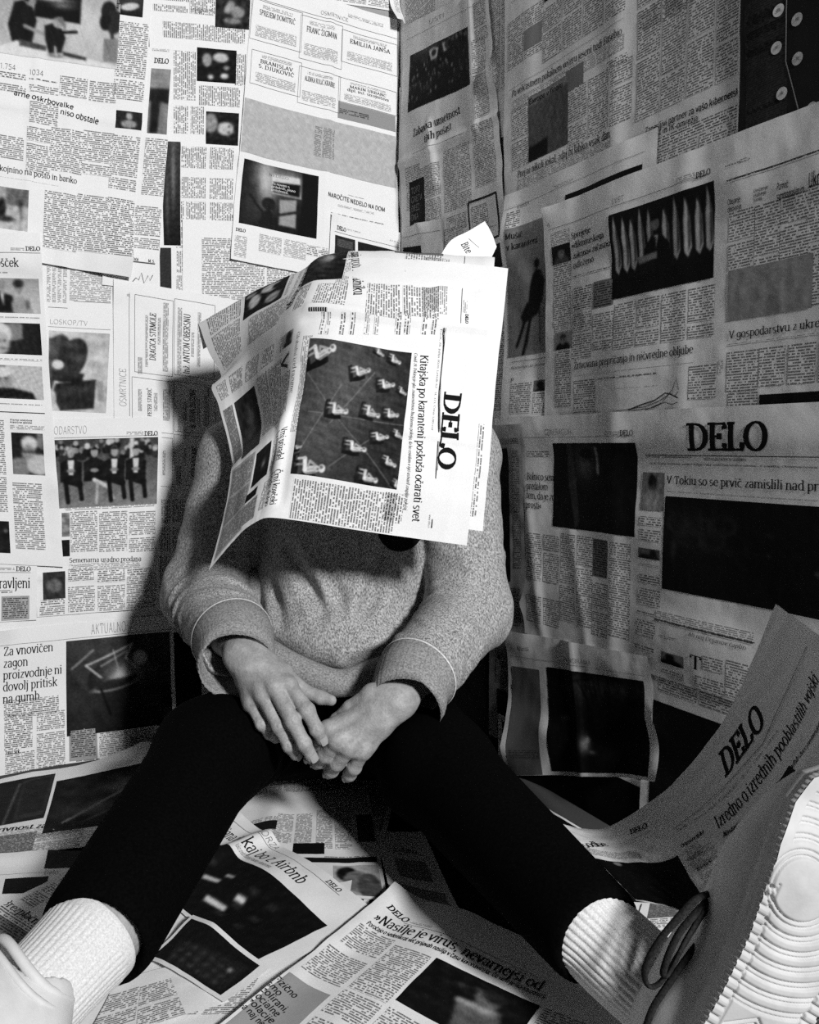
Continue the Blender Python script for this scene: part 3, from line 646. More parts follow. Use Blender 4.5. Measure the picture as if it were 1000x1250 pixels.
p = Page(LW, [(-150,142),(840,51),(868,616),(-170,760)], Z7, seed=11, amp=.003, folds=[(.02,.1,.02,.5,.03,.004)], lifts=[(.6,1,.22,.02),(.1,1,.2,.014),(.15,0,.04,.01)])
p.Hd(368,104,512,132,'AKTUALNO','sans',.55).Ru(0,172,760,136,.0006,.4)
p.Hd(14,196,252,400,'Za vnovičen\nzagon\nproizvodnje ni\ndovolj pritisk\nna gumb','serif',.1)
p.T(16,418,238,462,1,'bold')
p.I(268,174,700,502,[('g',.24,.12,'v'),('n',.04,3,8),('e',.45,.45,.26,.2,.12),('s',.55,.38,.18,.12,.6),('s',.5,.45,.08,.05,.9),('p',[(.24,.52),(.66,.42),(.6,.95),(.4,1),(.32,.85)],.15),('e',.45,.52,.22,.05,.55,-9),('e',.45,.5,.2,.05,.16,-9),('l',.18,.28,.62,.10,.008,.85),('l',.18,.28,.32,.42,.008,.85),('l',.62,.10,.56,.24,.008,.9),('l',.56,.24,.66,.36,.008,.85),('l',.32,.3,.6,.15,.005,.8),('l',.44,.14,.5,.42,.005,.8),('l',.05,.3,.25,.12,.006,.7),('e',.7,.25,.07,.08,.7),('l',.32,.55,.4,.82,.012,.05),('s',.5,.4,.05,.05,.95)])
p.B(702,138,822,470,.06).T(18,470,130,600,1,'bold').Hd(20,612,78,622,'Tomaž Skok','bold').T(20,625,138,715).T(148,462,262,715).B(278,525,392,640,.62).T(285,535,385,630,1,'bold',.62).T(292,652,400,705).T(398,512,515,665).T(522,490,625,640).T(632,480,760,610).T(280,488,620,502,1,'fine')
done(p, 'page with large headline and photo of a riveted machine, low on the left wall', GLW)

# ================================================================ right wall
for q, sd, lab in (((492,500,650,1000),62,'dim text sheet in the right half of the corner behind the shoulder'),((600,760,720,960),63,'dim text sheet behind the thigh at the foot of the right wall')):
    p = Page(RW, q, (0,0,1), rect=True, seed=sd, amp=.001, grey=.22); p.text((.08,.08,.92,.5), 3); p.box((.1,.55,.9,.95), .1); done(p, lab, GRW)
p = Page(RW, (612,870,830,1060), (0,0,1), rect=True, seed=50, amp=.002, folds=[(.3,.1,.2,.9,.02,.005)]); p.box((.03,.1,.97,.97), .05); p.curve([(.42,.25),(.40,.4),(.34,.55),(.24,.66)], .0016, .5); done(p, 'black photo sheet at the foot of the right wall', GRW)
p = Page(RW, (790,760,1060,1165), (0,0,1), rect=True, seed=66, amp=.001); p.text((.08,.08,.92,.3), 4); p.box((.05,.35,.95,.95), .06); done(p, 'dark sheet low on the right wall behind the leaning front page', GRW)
p = Page(LW, [(536,-120),(572,-105),(574,100),(540,92)], Z2, seed=30, lifts=[(0,1,.06,.02),(.5,1,.06,.02)])
p.T(552,-60,570,60,1,'fine')
done(p, 'small folded scrap hanging at the top of the wall corner', GRW)

p = Page(RW, (582,-200,1010,420), Z2, rect=True, seed=42, amp=.001)
p.T(600,-40,700,120,2).T(720,60,1000,260,4).T(600,180,700,400,2)
done(p, 'sheet of grey text behind the crowd photo page in the wall corner', GRW)
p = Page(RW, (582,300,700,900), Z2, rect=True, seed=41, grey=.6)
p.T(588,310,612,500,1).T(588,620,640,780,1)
done(p, 'narrow strip of text columns in the wall corner under the crowd photo page', GRW)

p = Page(RW, (50,-220,800,480), Z3, rect=True, seed=31, amp=.002, folds=[(.53,0,.53,1,.02,.003)])
p.Hd(68,10,105,-16,'čevljev','serif',.15).T(58,75,160,150,2).T(165,30,415,30,4).B(108,98,158,125,.55).I(165,-20,230,-40,[('b',.1)])
p.Hb(70,300,405,107,20,'Po veličastnem pokalnem večeru jeseni tudi Eusebio','serif',.12).T(75,308,410,150,1,'fine').Ru(60,262,410,80,.0005,.5)
p.T(70,340,116,500).I(120,300,236,440,[('b',.35),('n',.10,12,3),('p',[(0,0),(1,0),(1,.12),(0,.14)],.55),('p',[(0,.78),(.5,.74),(.5,1),(0,1)],.06)]).Hb(122,322,222,266,16,'Evropa v finalu','sansb',.1)
p.T(240,280,430,360,3).B(232,222,286,255,.5).Hd(362,172,386,165,'3/6','sans',.2).T(358,195,420,190,1,'bold')
p.Hb(84,545,370,420,21,'Prej ni nikoli jokal, zdaj bi lahko vsak dan','serif',.12).T(85,550,370,470,1,'fine')
p.T(452,40,772,220,4).T(455,-120,770,-80,4)
p.Hb(474,412,771,284,20,'Zanesljivi partner za vašo kibernetsko','sansb',.12).Hb(468,432,635,370,19,'varnost in IK-omrežja','sansb',.12).T(500,430,785,345,1,'bold').T(500,470,790,405,2)
done(p, 'double sheet of small text about a cup match, high on the right wall', GRW)

p = Page(RW, (775,-260,1180,470), Z3, rect=True, seed=32, amp=.002)
p.B(780,-230,1170,440,.13)
for i, y in enumerate((20,60,110,160,225,290,340)): p.T(785,y,905,y+20,1,'fine',.2)
for x, y, t in ((885,35,'2000'),(940,62,'1998'),(877,149,'1997'),(940,181,'1995'),(892,287,'1994'),(982,332,'1993')):
    u, v = p.pt(x, y); p.disc(u, v, .0068, .8); p.head((u-.013, v-.006, u+.013, v+.006), t, 'sansb', .1, off=.0013)
p.Cu([(912,-80),(908,30),(905,190),(925,270),(945,350),(950,420)],.0012,.6)
done(p, 'black page with a timeline of white year circles in the top right', GRW)

p = Page(RW, [(598,95),(885,-55),(958,905),(588,1015)], Z2, seed=33, amp=.004, folds=[(0,.5,1,.47,.006,.004),(.8,0,.8,.5,.008,.004),(.35,.4,.4,.62,.008,.006)], lifts=[(1,.3,.05,.012),(1,.9,.04,.008)])
p.Hd(685,72,738,60,'LISTI','sans',.4).Ru(610,150,880,-10,.0005,.35)
p.I(621,192,828,288,[('b',.07),('s',.3,.02,.3,.12,.3),('c',7,70,0,.2,1,.92,.028,.25,.62),('e',.28,.17,.07,.08,.2),('p',[(.36,.08),(.44,.06),(.52,.1),(.5,.26),(.4,.28)],.8),('e',.45,.16,.04,.06,.2),('p',[(.58,.05),(.64,.06),(.66,.2),(.6,.22)],.75),('e',.68,.12,.06,.08,.25),('c',9,12,.7,-.05,1,.1,.04,.3,.5),('p',[(0,.9),(1,.78),(1,1),(0,1)],.05)],.0018)
p.Hb(640,470,790,386,27,'Zabavna umetnost','serif',.15).Hb(678,489,762,440,26,'tihih pošast','serif',.15).Ru(640,530,805,450,.0005).T(612,575,660,700)
p.T(835,15,885,130).T(832,140,890,385).T(735,515,830,690,2).T(832,430,915,612).T(660,575,728,745)
p.I(622,622,676,755,[('b',.06)]).Hd(628,640,668,738,'TOPO\nGNETA\nBREZ\nDNA','hand',.55)
p.Fr(818,690,925,800,.004,.12).T(828,705,885,790,1,'bold').Hd(885,770,910,765,'DELO','serif',.3).T(745,740,810,770,2).T(735,780,800,830)
p.I(880,840,945,900,[('b',.08)])
done(p, 'page with photo of a dark crowd beside the wall corner', GRW)

p = Page(RW, [(597,778),(732,742),(738,900),(600,900)], Z2, seed=34, lifts=[(.5,0,.06,.012)])
p.Ru(600,815,728,775).I(602,842,666,880,[('b',.06)]).Hd(668,828,710,822,'Umetniki','serif',.2)
done(p, 'little sheet corner with a black bar behind the raised newspaper', GRW)

p = Page(RW, [(595,330),(640,335),(645,530),(598,535)], (0,0,1), seed=35)
p.I(604,330,626,375,[('b',.06),('n',.03,3,3)]).T(604,382,624,500).T(630,400,642,500)
done(p, 'dim sheet half hidden to the right of the raised newspaper', GRW)

p = Page(RW, (50,600,495,1290), Z3, rect=True, seed=36, amp=.003)
p.Hd(203,570,262,552,'MNENJA','sans',.4).Ru(55,640,480,470,.0005,.3).Hd(62,636,86,625,'DELO','bold').T(88,626,120,625,1,'fine')
p.I(238,598,472,530,[('b',.07)]).T(62,652,95,690,1,'bold')
p.zoom = Z4
p.I(62,205,260,560,[('b',.52),('s',.5,.1,.5,.3,.58),('e',.44,.32,.035,.035,.07),('p',[(.38,.40),(.43,.36),(.5,.38),(.55,.46),(.52,.62),(.42,.66),(.32,.62),(.34,.5)],.06),('p',[(.3,.6),(.5,.6),(.46,.7),(.24,.76),(.2,.7)],.06),('l',.3,.68,.14,.92,.016,.06),('l',.36,.7,.24,1.0,.016,.06),('l',.48,.64,.5,.92,.005,.08),('l',.36,.66,.3,.95,.005,.1)])
p.Hb(65,236,106,224,18,'Mušič').Hb(65,268,152,241,18,'v karanteni')
p.Ru(70,606,182,590).Hd(68,628,175,605,'Namenje in konec','it',.2).Hd(70,655,80,668,'P','serif').T(72,672,130,760).I(137,662,195,690,[('b',.45),('e',.3,.4,.18,.3,.07),('e',.7,.4,.16,.25,.1),('p',[(0,1),(.3,.6),(.8,.6),(1,1)],.1)],.0015).T(137,700,192,760)
done(p, 'page with a black seated silhouette, left of the speaker photo', GRW)

p = Page(RW, (178,640,1290,1300), Z3, rect=True, seed=37, amp=.002, folds=[(.48,0,.48,1,.02,.003)], lifts=[(0,0,.04,.006)])
p.zoom = Z4
p.Hd(387,112,425,115,'SVET','sans',.3).Hd(638,30,680,34,'DELO','bold').T(585,44,634,42,1,'fine').Ru(190,194,682,46,.0006,.3).Hd(190,184,197,195,'6','fine')
ops = [('b',.07)]
for i, x in enumerate((.05,.14,.22,.31,.40,.55,.65,.75,.85,.94)):
    ops += [('p',[(x,.02+.05*(i%3)),(x+.04,.3),(x+.06,.62),(x+.03,.72),(x-.005,.66),(x-.02,.3)],.72),('p',[(x+.015,.1),(x+.045,.35),(x+.05,.6),(x+.03,.66),(x+.02,.4)],.3)]
ops += [('p',[(.34,.95),(.35,.5),(.42,.38),(.52,.38),(.6,.5),(.62,.66),(.58,.95)],.05),('e',.465,.25,.042,.075,.42),('p',[(.42,.22),(.46,.15),(.51,.2)],.06),('p',[(.45,.38),(.49,.38),(.47,.52)],.8),('p',[(.455,.4),(.475,.4),(.465,.56)],.15),('p',[(.28,.58),(.48,.56),(.48,.64),(.3,.67)],.5),('p',[(.3,.66),(.46,.64),(.45,1),(.36,1)],.08),('p',[(0,.75),(.3,.8),(.7,.76),(1,.7),(1,1),(0,1)],.05)]
p.I(378,162,682,348,ops,.0014)
p.Hb(255,231,316,211,18,'Sprejetje').Hb(255,261,359,228,18,'»diktatorskega').Hb(257,292,376,251,18,'zakona« začasno').Hb(257,322,322,299,18,'odloženo')
p.T(256,345,376,318,1,'bold').B(322,362,380,430,.5).T(326,366,376,428,1,'bold',.5).T(258,382,314,440,1,'bold').T(258,460,314,590).T(322,460,380,560).T(386,430,682,525,4)
p.I(198,258,250,296,PORTRAIT(.1,.5,.08,.3),.0015).T(200,215,250,240,1,'fine').T(200,312,248,490).I(202,520,253,562,PORTRAIT(.55,.5,.08,.07),.0015).T(202,492,250,508,1,'fine').T(205,575,250,740)
p.Hb(262,628,622,578,22,'Žrtvovana prepričanja in ničvredne obljube','serif',.1).T(265,645,625,606,1,'bold').T(262,662,326,790)
p.T(335,655,520,640,1,'bold').Cu([(395,755),(440,748),(480,742),(520,725),(545,710),(562,690),(575,655),(582,690)],.001,.3).Cu([(430,752),(470,735),(510,722),(540,700),(560,705),(580,715)],.0016,.2).Cu([(440,755),(500,745),(540,728),(560,735),(580,728)],.001,.3).Cu([(480,752),(530,730),(555,700),(570,710),(582,695)],.001,.25)
p.T(345,690,520,676,4,'fine').T(612,618,690,715).T(700,600,712,640,1,'fine')
p.Hd(726,10,766,0,'DELO','bold').T(770,-10,800,-12,1,'fine').Ru(730,52,1050,-50,.001,.2).T(732,50,1050,-45,1,'bold')
p.zoom = Z3; p.Hd(968,420,1075,382,'AKTUALNO','sans',.35); p.zoom = Z4
for x0, y0, x1, t in ((730,112,770,'Obujanje\ndelovanja'),(808,80,850,'Uničenje\nvsakega\nzunaj'),(880,62,965,'Pomoč\nsamozaposlenim'),(978,30,1040,'Ukrepi')): p.Hd(x0,y0,x1,y0+26,t,'sansb',.15)
p.T(732,152,804,310).T(812,130,880,345).T(890,105,968,330).T(976,70,1050,420)
p.I(728,330,980,440,[('b',.6)]+[('p',[(x,.75-h),(x+.03,.75-h),(x+.03,1),(x,1)],.5) for x, h in ((.05,.1),(.12,.2),(.2,.1),(.3,.3),(.4,.2),(.5,.5),(.6,.1),(.7,.3),(.85,.2))],.003)
p.Hb(730,535,1070,489,24,'V gospodarstvu z ukrepi za','serif',.1).T(726,556,1060,508,1,'bold').T(726,575,815,690).T(823,562,1090,660,3).I(823,705,1090,740,[('b',.05)]).T(728,700,816,760)
done(p, 'double sheet with photo of a speaker at a lectern before pale flags', GRW)

p = Page(RW, (50,75,1290,1090), Z4B, rect=True, seed=38, amp=.0025, folds=[(.40,0,.40,1,.02,.003),(.27,.5,.33,1,.01,.002),(.12,.4,.18,1,.01,.002)])
p.Hd(195,108,276,124,'GENERACIJA+','sans',.4).Hd(425,110,460,126,'DELO','bold').T(378,114,422,124,1,'fine').Ru(135,130,466,131,.0005,.35)
p.I(216,149,458,428,[('b',.06),('s',.40,.22,.12,.2,.32),('e',.42,.12,.08,.06,.08),('l',.38,.2,.41,.2,.006,.08),('l',.46,.2,.48,.2,.006,.08),('l',.42,.33,.46,.33,.006,.12),('p',[(.18,0),(.24,0),(.35,.9),(.3,1),(.2,.5)],.2),('p',[(.53,.04),(.56,.04),(.58,.35),(.55,.35)],.5),('l',.2,.5,.3,.42,.01,.3),('n',.02,4,4)])
p.Hd(138,236,228,350,'Bolnico sem\npredalom\ntem, da je zdaj\nprosti«','serif',.15).T(138,172,200,190,1,'bold')
p.T(138,412,228,570,2).T(236,415,325,700,2).B(330,432,374,552,.45).T(332,436,372,550,1,'bold',.45).T(330,560,374,730).T(382,440,438,735).T(138,595,228,700,2)
p.Hd(622,90,857,170,'DELO','mast',.06).Ru(488,184,1120,192,.001,.15).T(490,188,625,194,1,'fine').Hd(665,192,790,203,'NEODVISEN ČASNIK ZA SLOVENIJO','serif',.2)
p.Hd(494,206,1000,224,'- Oris. Dražje hiralnice, prilepil žulj je treba znati investirati v odnose - V središču: Obrtnovarnostna','sansb',.15)
p.Hb(549,269,1012,292,24,'V Tokiu so se prvič zamislili nad pri','serif',.08).Hd(549,294,1000,318,'Poletne olimpijske igre. Kanadčani morda le prvo napovedali, da jih Športnikom ne bodo dovolili','it',.15)
ops = [('b',.05)]; e = []
for cx, cy, r in ((.10,.28,.08),(.22,.30,.09),(.36,.26,.08),(.17,.42,.08),(.30,.40,.08)):
    ops += [('e',cx,cy,r,r*1.25,.2),('e',cx,cy,r-.014,(r-.014)*1.25,.06)]
ops += [('s',.2,.3,.2,.18,.14),('s',.3,.5,.2,.04,.12),('e',.62,.5,.008,.008,.5),('e',.86,.6,.01,.01,.6),('l',.6,.3,.64,.3,.004,.4),('s',.07,.55,.02,.1,.2),('n',.012,5,4)]
p.I(546,306,1090,690,ops,.0022)
p.I(478,235,540,352,[('b',.5),('e',.45,.3,.18,.22,.3),('e',.45,.2,.2,.15,.12),('e',.45,.75,.4,.3,.6),('n',.14,5,6)],.0016).T(472,365,536,398,1,'bold').T(472,402,534,445)
p.I(468,458,532,498,[('b',.4),('e',.7,.4,.16,.35,.1),('p',[(.1,.6),(.9,.6),(1,1),(0,1)],.08)],.0016).T(470,505,532,520,1,'fine').T(468,535,532,572,1,'bold').T(466,575,532,640).T(462,645,520,665,1,'bold').T(460,668,520,730).T(455,742,515,775,1,'bold')
p.zoom = Z5B
p.T(520,92,810,125,1,'fine').Ru(518,105,815,135,.0012).Hd(620,135,790,165,'Ali naj Dejanov čaplin','it',.12).T(535,136,585,144,1,'fine')
p.I(538,180,606,234,[('b',.55),('e',.4,.35,.2,.3,.06),('e',.45,.9,.5,.35,.05)],.0015).T(540,242,605,250,1,'bold').T(560,258,605,264,1,'fine')
p.Hd(625,188,662,240,'T','serif',.12).T(665,192,722,250).T(640,250,724,380).T(734,205,810,340).Hd(555,385,700,425,'Komunikacijski šum','serif',.12).T(555,415,665,445,1,'bold').T(555,450,640,540)
done(p, 'front page with large masthead and very dark photo, at the right edge', GRW)

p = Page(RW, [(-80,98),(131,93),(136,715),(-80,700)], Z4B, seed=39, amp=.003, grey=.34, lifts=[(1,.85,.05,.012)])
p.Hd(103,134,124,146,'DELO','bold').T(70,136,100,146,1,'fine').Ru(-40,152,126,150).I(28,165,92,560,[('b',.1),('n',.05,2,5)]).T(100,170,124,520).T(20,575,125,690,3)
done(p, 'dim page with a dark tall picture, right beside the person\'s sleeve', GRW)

p = Page(RW, [(80,118),(500,196),(556,560),(95,545)], Z5B, seed=40, amp=.003, folds=[(.5,0,.52,1,.012,.004)], lifts=[(1,.5,.07,.014),(1,1,.10,.02),(0,.8,.1,.02)])
p.Hd(248,196,334,224,'PANORAMA','sans',.3).Ru(92,185,490,262,.0005,.35).T(118,165,148,180,1,'fine')
p.I(198,228,525,548,[('b',.07),('s',.3,.2,.22,.1,.18),('s',.6,.12,.4,.1,.2),('l',.02,.05,.3,.1,.008,.04),('l',.3,.1,.5,.05,.008,.04),('l',.35,.1,.45,.35,.008,.04)]+[('l',.45+.05*i,.02,.47+.05*i,.3-.02*i,.004,.04) for i in range(10)]+[('s',.38,.72,.05,.08,.6),('e',.4,.68,.02,.03,.7),('s',.18,.48,.05,.03,.3),('s',.44,.8,.03,.02,.5),('n',.015,4,5)])
p.box(p.R(96,225,194,560), .42); p.T(110,470,188,500,1,'fine',.42)
done(p, 'page with a dark photo under bare branches, low on the right wall', GRW)

# ================================================================ the floor
def floor_fill(quad, label, seed, pics):
    p = Page(FB, quad, (0,0,1), seed=seed, amp=.003)
    for r in pics: p.box(r, .06)
    p.text((.06,.08,.94,.4), 4); return done(p, label, GFL)
p = Page(FB, [(200,900),(480,868),(520,1010),(150,1060)], (0,0,1), seed=68, amp=.001); p.text((.08,.08,.92,.9), 4); done(p, 'text sheet on the floor under the seated person', GFL)
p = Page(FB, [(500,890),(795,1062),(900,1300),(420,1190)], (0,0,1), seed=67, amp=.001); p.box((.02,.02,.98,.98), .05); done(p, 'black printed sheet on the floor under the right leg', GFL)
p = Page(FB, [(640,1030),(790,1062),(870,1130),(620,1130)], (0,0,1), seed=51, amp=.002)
p.I(645,1045,860,1110,[('b',.05),('e',.5,.3,.05,.08,.5),('n',.015,3,3)],.003).T(792,1104,850,1118,1,'body',.5)
done(p, 'dark sheet between the ribbed sock and the leaning front page', GFL)
p = Page(FB, [(365,615),(532,594),(600,800),(300,800)], Z6B, seed=52, amp=.002)
p.B(395,612,500,660,.5).T(395,612,500,660,1,'fine',.5).T(395,670,560,790,2)
done(p, 'pale sheet edge under the ribbed sock of the tilted shoe', GFL)

p = Page(FB, [(240,50),(690,10),(760,395),(110,360)], Z7F, seed=53, amp=.004, folds=[(.3,0,.35,1,.02,.006)])
p.T(390,110,500,205,2).T(520,95,640,220,2).I(440,205,545,238,[('b',.05)]).I(470,250,725,270,[('b',.08)]).T(290,125,380,190,2).I(260,140,380,165,[('b',.12)])
p.T(545,245,700,262,1,'bold').I(575,278,745,385,[('b',.72),('e',.28,.3,.22,.25,.08),('e',.5,.55,.3,.35,.45),('e',.75,.7,.25,.4,.3),('n',.08,5,5)],.0016)
p.I(650,110,720,200,[('b',.3),('n',.05,4,4)])
done(p, 'sheet with small portrait between the person\'s legs', GFL)
p = Page(FB, [(716,172),(880,165),(1020,470),(775,400)], Z7F, seed=54, amp=.002)
p.Hd(778,222,860,238,'Lahko','serif',.15).Ru(775,240,890,245).I(782,258,915,335,[('b',.55),('n',.14,18,4)],.002).I(800,342,985,452,[('b',.55),('n',.14,18,6)],.002).T(900,455,1000,468,1,'bold')
done(p, 'sheet with two mottled grey boxes beside the right trouser leg', GFL)

p = Page(FB, [(330,1100),(430,1080),(400,1262),(150,1262)], (0,0,1), seed=70, amp=.001); p.text((.1,.1,.5,.9), 2); done(p, 'sheet showing in the gap left of the bold serif headline sheet', GFL)
p = Page(FB, [(-120,790),(650,640),(500,1010),(-150,1080)], Z7, seed=55, amp=.003, lifts=[(.9,0,.12,.025),(.3,0,.3,.012)])
p.I(-60,795,178,908,[('b',.12),('p',[(.55,.05),(1,.0),(.98,.9),(.5,.95)],.2),('p',[(.58,.1),(.95,.05),(.93,.8),(.55,.85)],.14),('l',.5,.1,.35,1,.008,.4)])
p.I(232,768,545,920,[('b',.1),('s',.75,.3,.3,.15,.4),('s',.5,.65,.3,.12,.35),('l',.2,.85,.95,.25,.02,.45),('l',.4,.9,1,.55,.02,.3),('n',.06,4,8)])
p.zoom = Z8
p.Hb(-60,123,432,87,15,'Skrivnost za tiste, ki grmijo','bold',.12).T(-20,124,430,104,1,'fine').B(-30,140,118,185,.6).T(-30,140,118,185,1,'bold',.6).T(-30,195,110,225).T(135,125,275,230).T(290,118,420,190)
done(p, 'sheet with two dark photos where the left wall meets the floor', GFL)
p = Page(FB, [(-150,215),(330,185),(260,430),(-180,430)], Z8, seed=56, amp=.003)
p.I(20,292,165,345,[('b',.06),('n',.02,3,3)]).I(180,190,380,245,[('b',.14),('n',.05,3,3)]).Ru(0,262,170,285,.0005,.4).Hd(165,262,215,276,'Delo','sans',.5)
done(p, 'blank sheet margin with a black wedge photo at the left edge', GFL)
p = Page(FB, ((312,246),(5,390),(165,480),.33,.36), Z8, rect='F', seed=57, amp=.003, lifts=[(0,0,.06,.01)])
p.T(270,280,120,400,1).T(330,300,240,420,1).Hb(5,390,168,480,30,'Brezplačna p','serif',.12,(.7,-.7)).T(0,390,130,500,1,'bold').T(0,425,70,560,1,'bold',.55).T(90,480,150,560)
done(p, 'sheet with a slanting headline beside the white sock at the left edge', GFL)

p = Page(FB, ((236,128),(338,294),(552,440),.335,.172), Z7F, rect='F', seed=60, amp=.003, folds=[(.30,-.1,.27,.45,.016,.012),(.6,-.2,.55,.2,.05,.008)], lifts=[(.05,0,.12,.02)])
p.photo((-.1,.36,.925,.97), [('b',.06),('n',.03,6,3),('p',[(.36,.46),(.46,.40),(.47,.46),(.38,.53)],.85),('p',[(.50,.66),(.62,.60),(.64,.68),(.52,.74)],.9),('p',[(.60,.42),(.65,.39),(.66,.46),(.61,.49)],.95),('p',[(.44,.28),(.49,.26),(.50,.30),(.45,.33)],.8)]+[('p',[(x,y),(x+.05,y-.01),(x+.05,y+.07),(x,y+.08)],.16) for x in (.15,.3,.62,.75) for y in (.25,.48,.7)], .002)
p.along((0.290,.27),(0.693,.27),(0.290,.165),'kaj bo z Airbnb','serif',.1); p.along((0.221,.27),(0.273,.27),(0.221,.165),'in','serif',.1); p.along((0.017,.27),(0.208,.27),(0.017,.165),'Ljubljana','serif',.1)
p.along((0.290,.325),(0.537,.325),(0.290,.29),'Kako urediti oddajanje stanovanj v glavnem mestu','it',.2); p.rule((0.017,.10,0.823,.10),.0005,.35); p.along((0.260,.085),(0.398,.085),(0.260,.03),'BORZA','sans',.45); p.along((0.727,.085),(0.805,.085),(0.727,.04),'DELO','bold',.15)
done(p, 'rippled sheet with a dark night photo between the two feet', GFL)
p = Page(FB, [(430,672),(695,608),(850,760),(300,930)], Z8, seed=58, amp=.003)
p.T(360,760,600,690,1,'fine').T(520,700,690,815,1).T(350,740,500,830,1)
done(p, 'sheet with columns beside the ankle of the white sock', GFL)
p = Page(FB, [(100,478),(362,640),(205,765),(-60,600)], Z7F, seed=59, amp=.003, lifts=[(.3,0,.1,.010)])
p.photo((.04,.09,.92,.93), [('b',.08),('p',[(.1,.5),(.95,.15),(.95,.95),(.2,1)],.13)]+[('p',[(x,y),(x+.05,y-.02),(x+.05,y+.06),(x,y+.08)],.26) for x in (.2,.32,.44,.56,.68,.8) for y in (.45,.62,.8)]+[('p',[(.8,.4),(.84,.4),(.84,.48),(.8,.48)],.8),('n',.03,5,3)])
done(p, 'curled sheet with a dark photo of a building front', GFL)
p = Page(FB, ((228,258),(152,366),(705,588),.35,.42), Z8F, rect='F', seed=61, amp=.003, folds=[(0,.02,0,1,.02,.006),(.3,0,.28,.5,.05,.006)], lifts=[(0,0,.06,.006)])
p.Hb(200,326,265,370,18,'DELO','bold',.08,(.6,-.8)).T(275,362,350,400,1,'fine').Ru(270,360,700,560,.0005,.4).Hd(590,478,680,520,'AKTUALNO','sans',.4)
p.Hb(152,366,720,594,30,'»Nasilje je virus, nevarnejši od','serif',.08,(.45,-.9)).Hb(130,384,735,622,14,'Poročajo o sedemkrat več prijavah nasilja v času koronavirusa. Če vam je šlo na policiji','sansb',.12,(.45,-.9))
p.text((.035,.205,.175,.30),1); p.text((.02,.325,.17,.44),1); p.text((.188,.222,.325,.53),1); p.text((.188,.55,.325,.95),1); p.text((.34,.43,.50,.95),1); p.text((.515,.43,.68,.95),1); p.text((.70,.215,.84,.95),1); p.text((.02,.78,.165,.97),1)
p.photo((.338,.218,.685,.405),[('b',.06),('s',.5,.2,.04,.03,.35),('s',.35,.25,.05,.03,.3),('e',.62,.3,.12,.14,.4),('e',.66,.22,.12,.10,.14),('p',[(.4,.5),(.6,.38),(.78,.42),(.9,.9),(.5,1)],.35),('l',.42,.52,.72,.48,.05,.6),('n',.06,4,5)])
p.zoom = Z7F
p.box((.012,.475,.17,.75),.62); p.Hb(370,694,442,744,22,'Fizično','sansb',.08,(.6,-.8)).Hb(347,712,388,742,22,'smo','sansb',.08,(.6,-.8)).Hb(323,728,412,790,22,'izolirani,','sansb',.08,(.6,-.8)).Hb(300,746,382,804,22,'socialne','sansb',.08,(.6,-.8)).Hb(276,764,364,826,22,'izolacije','sansb',.08,(.6,-.8)).Hb(254,782,330,836,22,'pa naj ne','sansb',.08,(.6,-.8))
done(p, 'large sheet with a bold serif headline in the bottom centre', GFL)
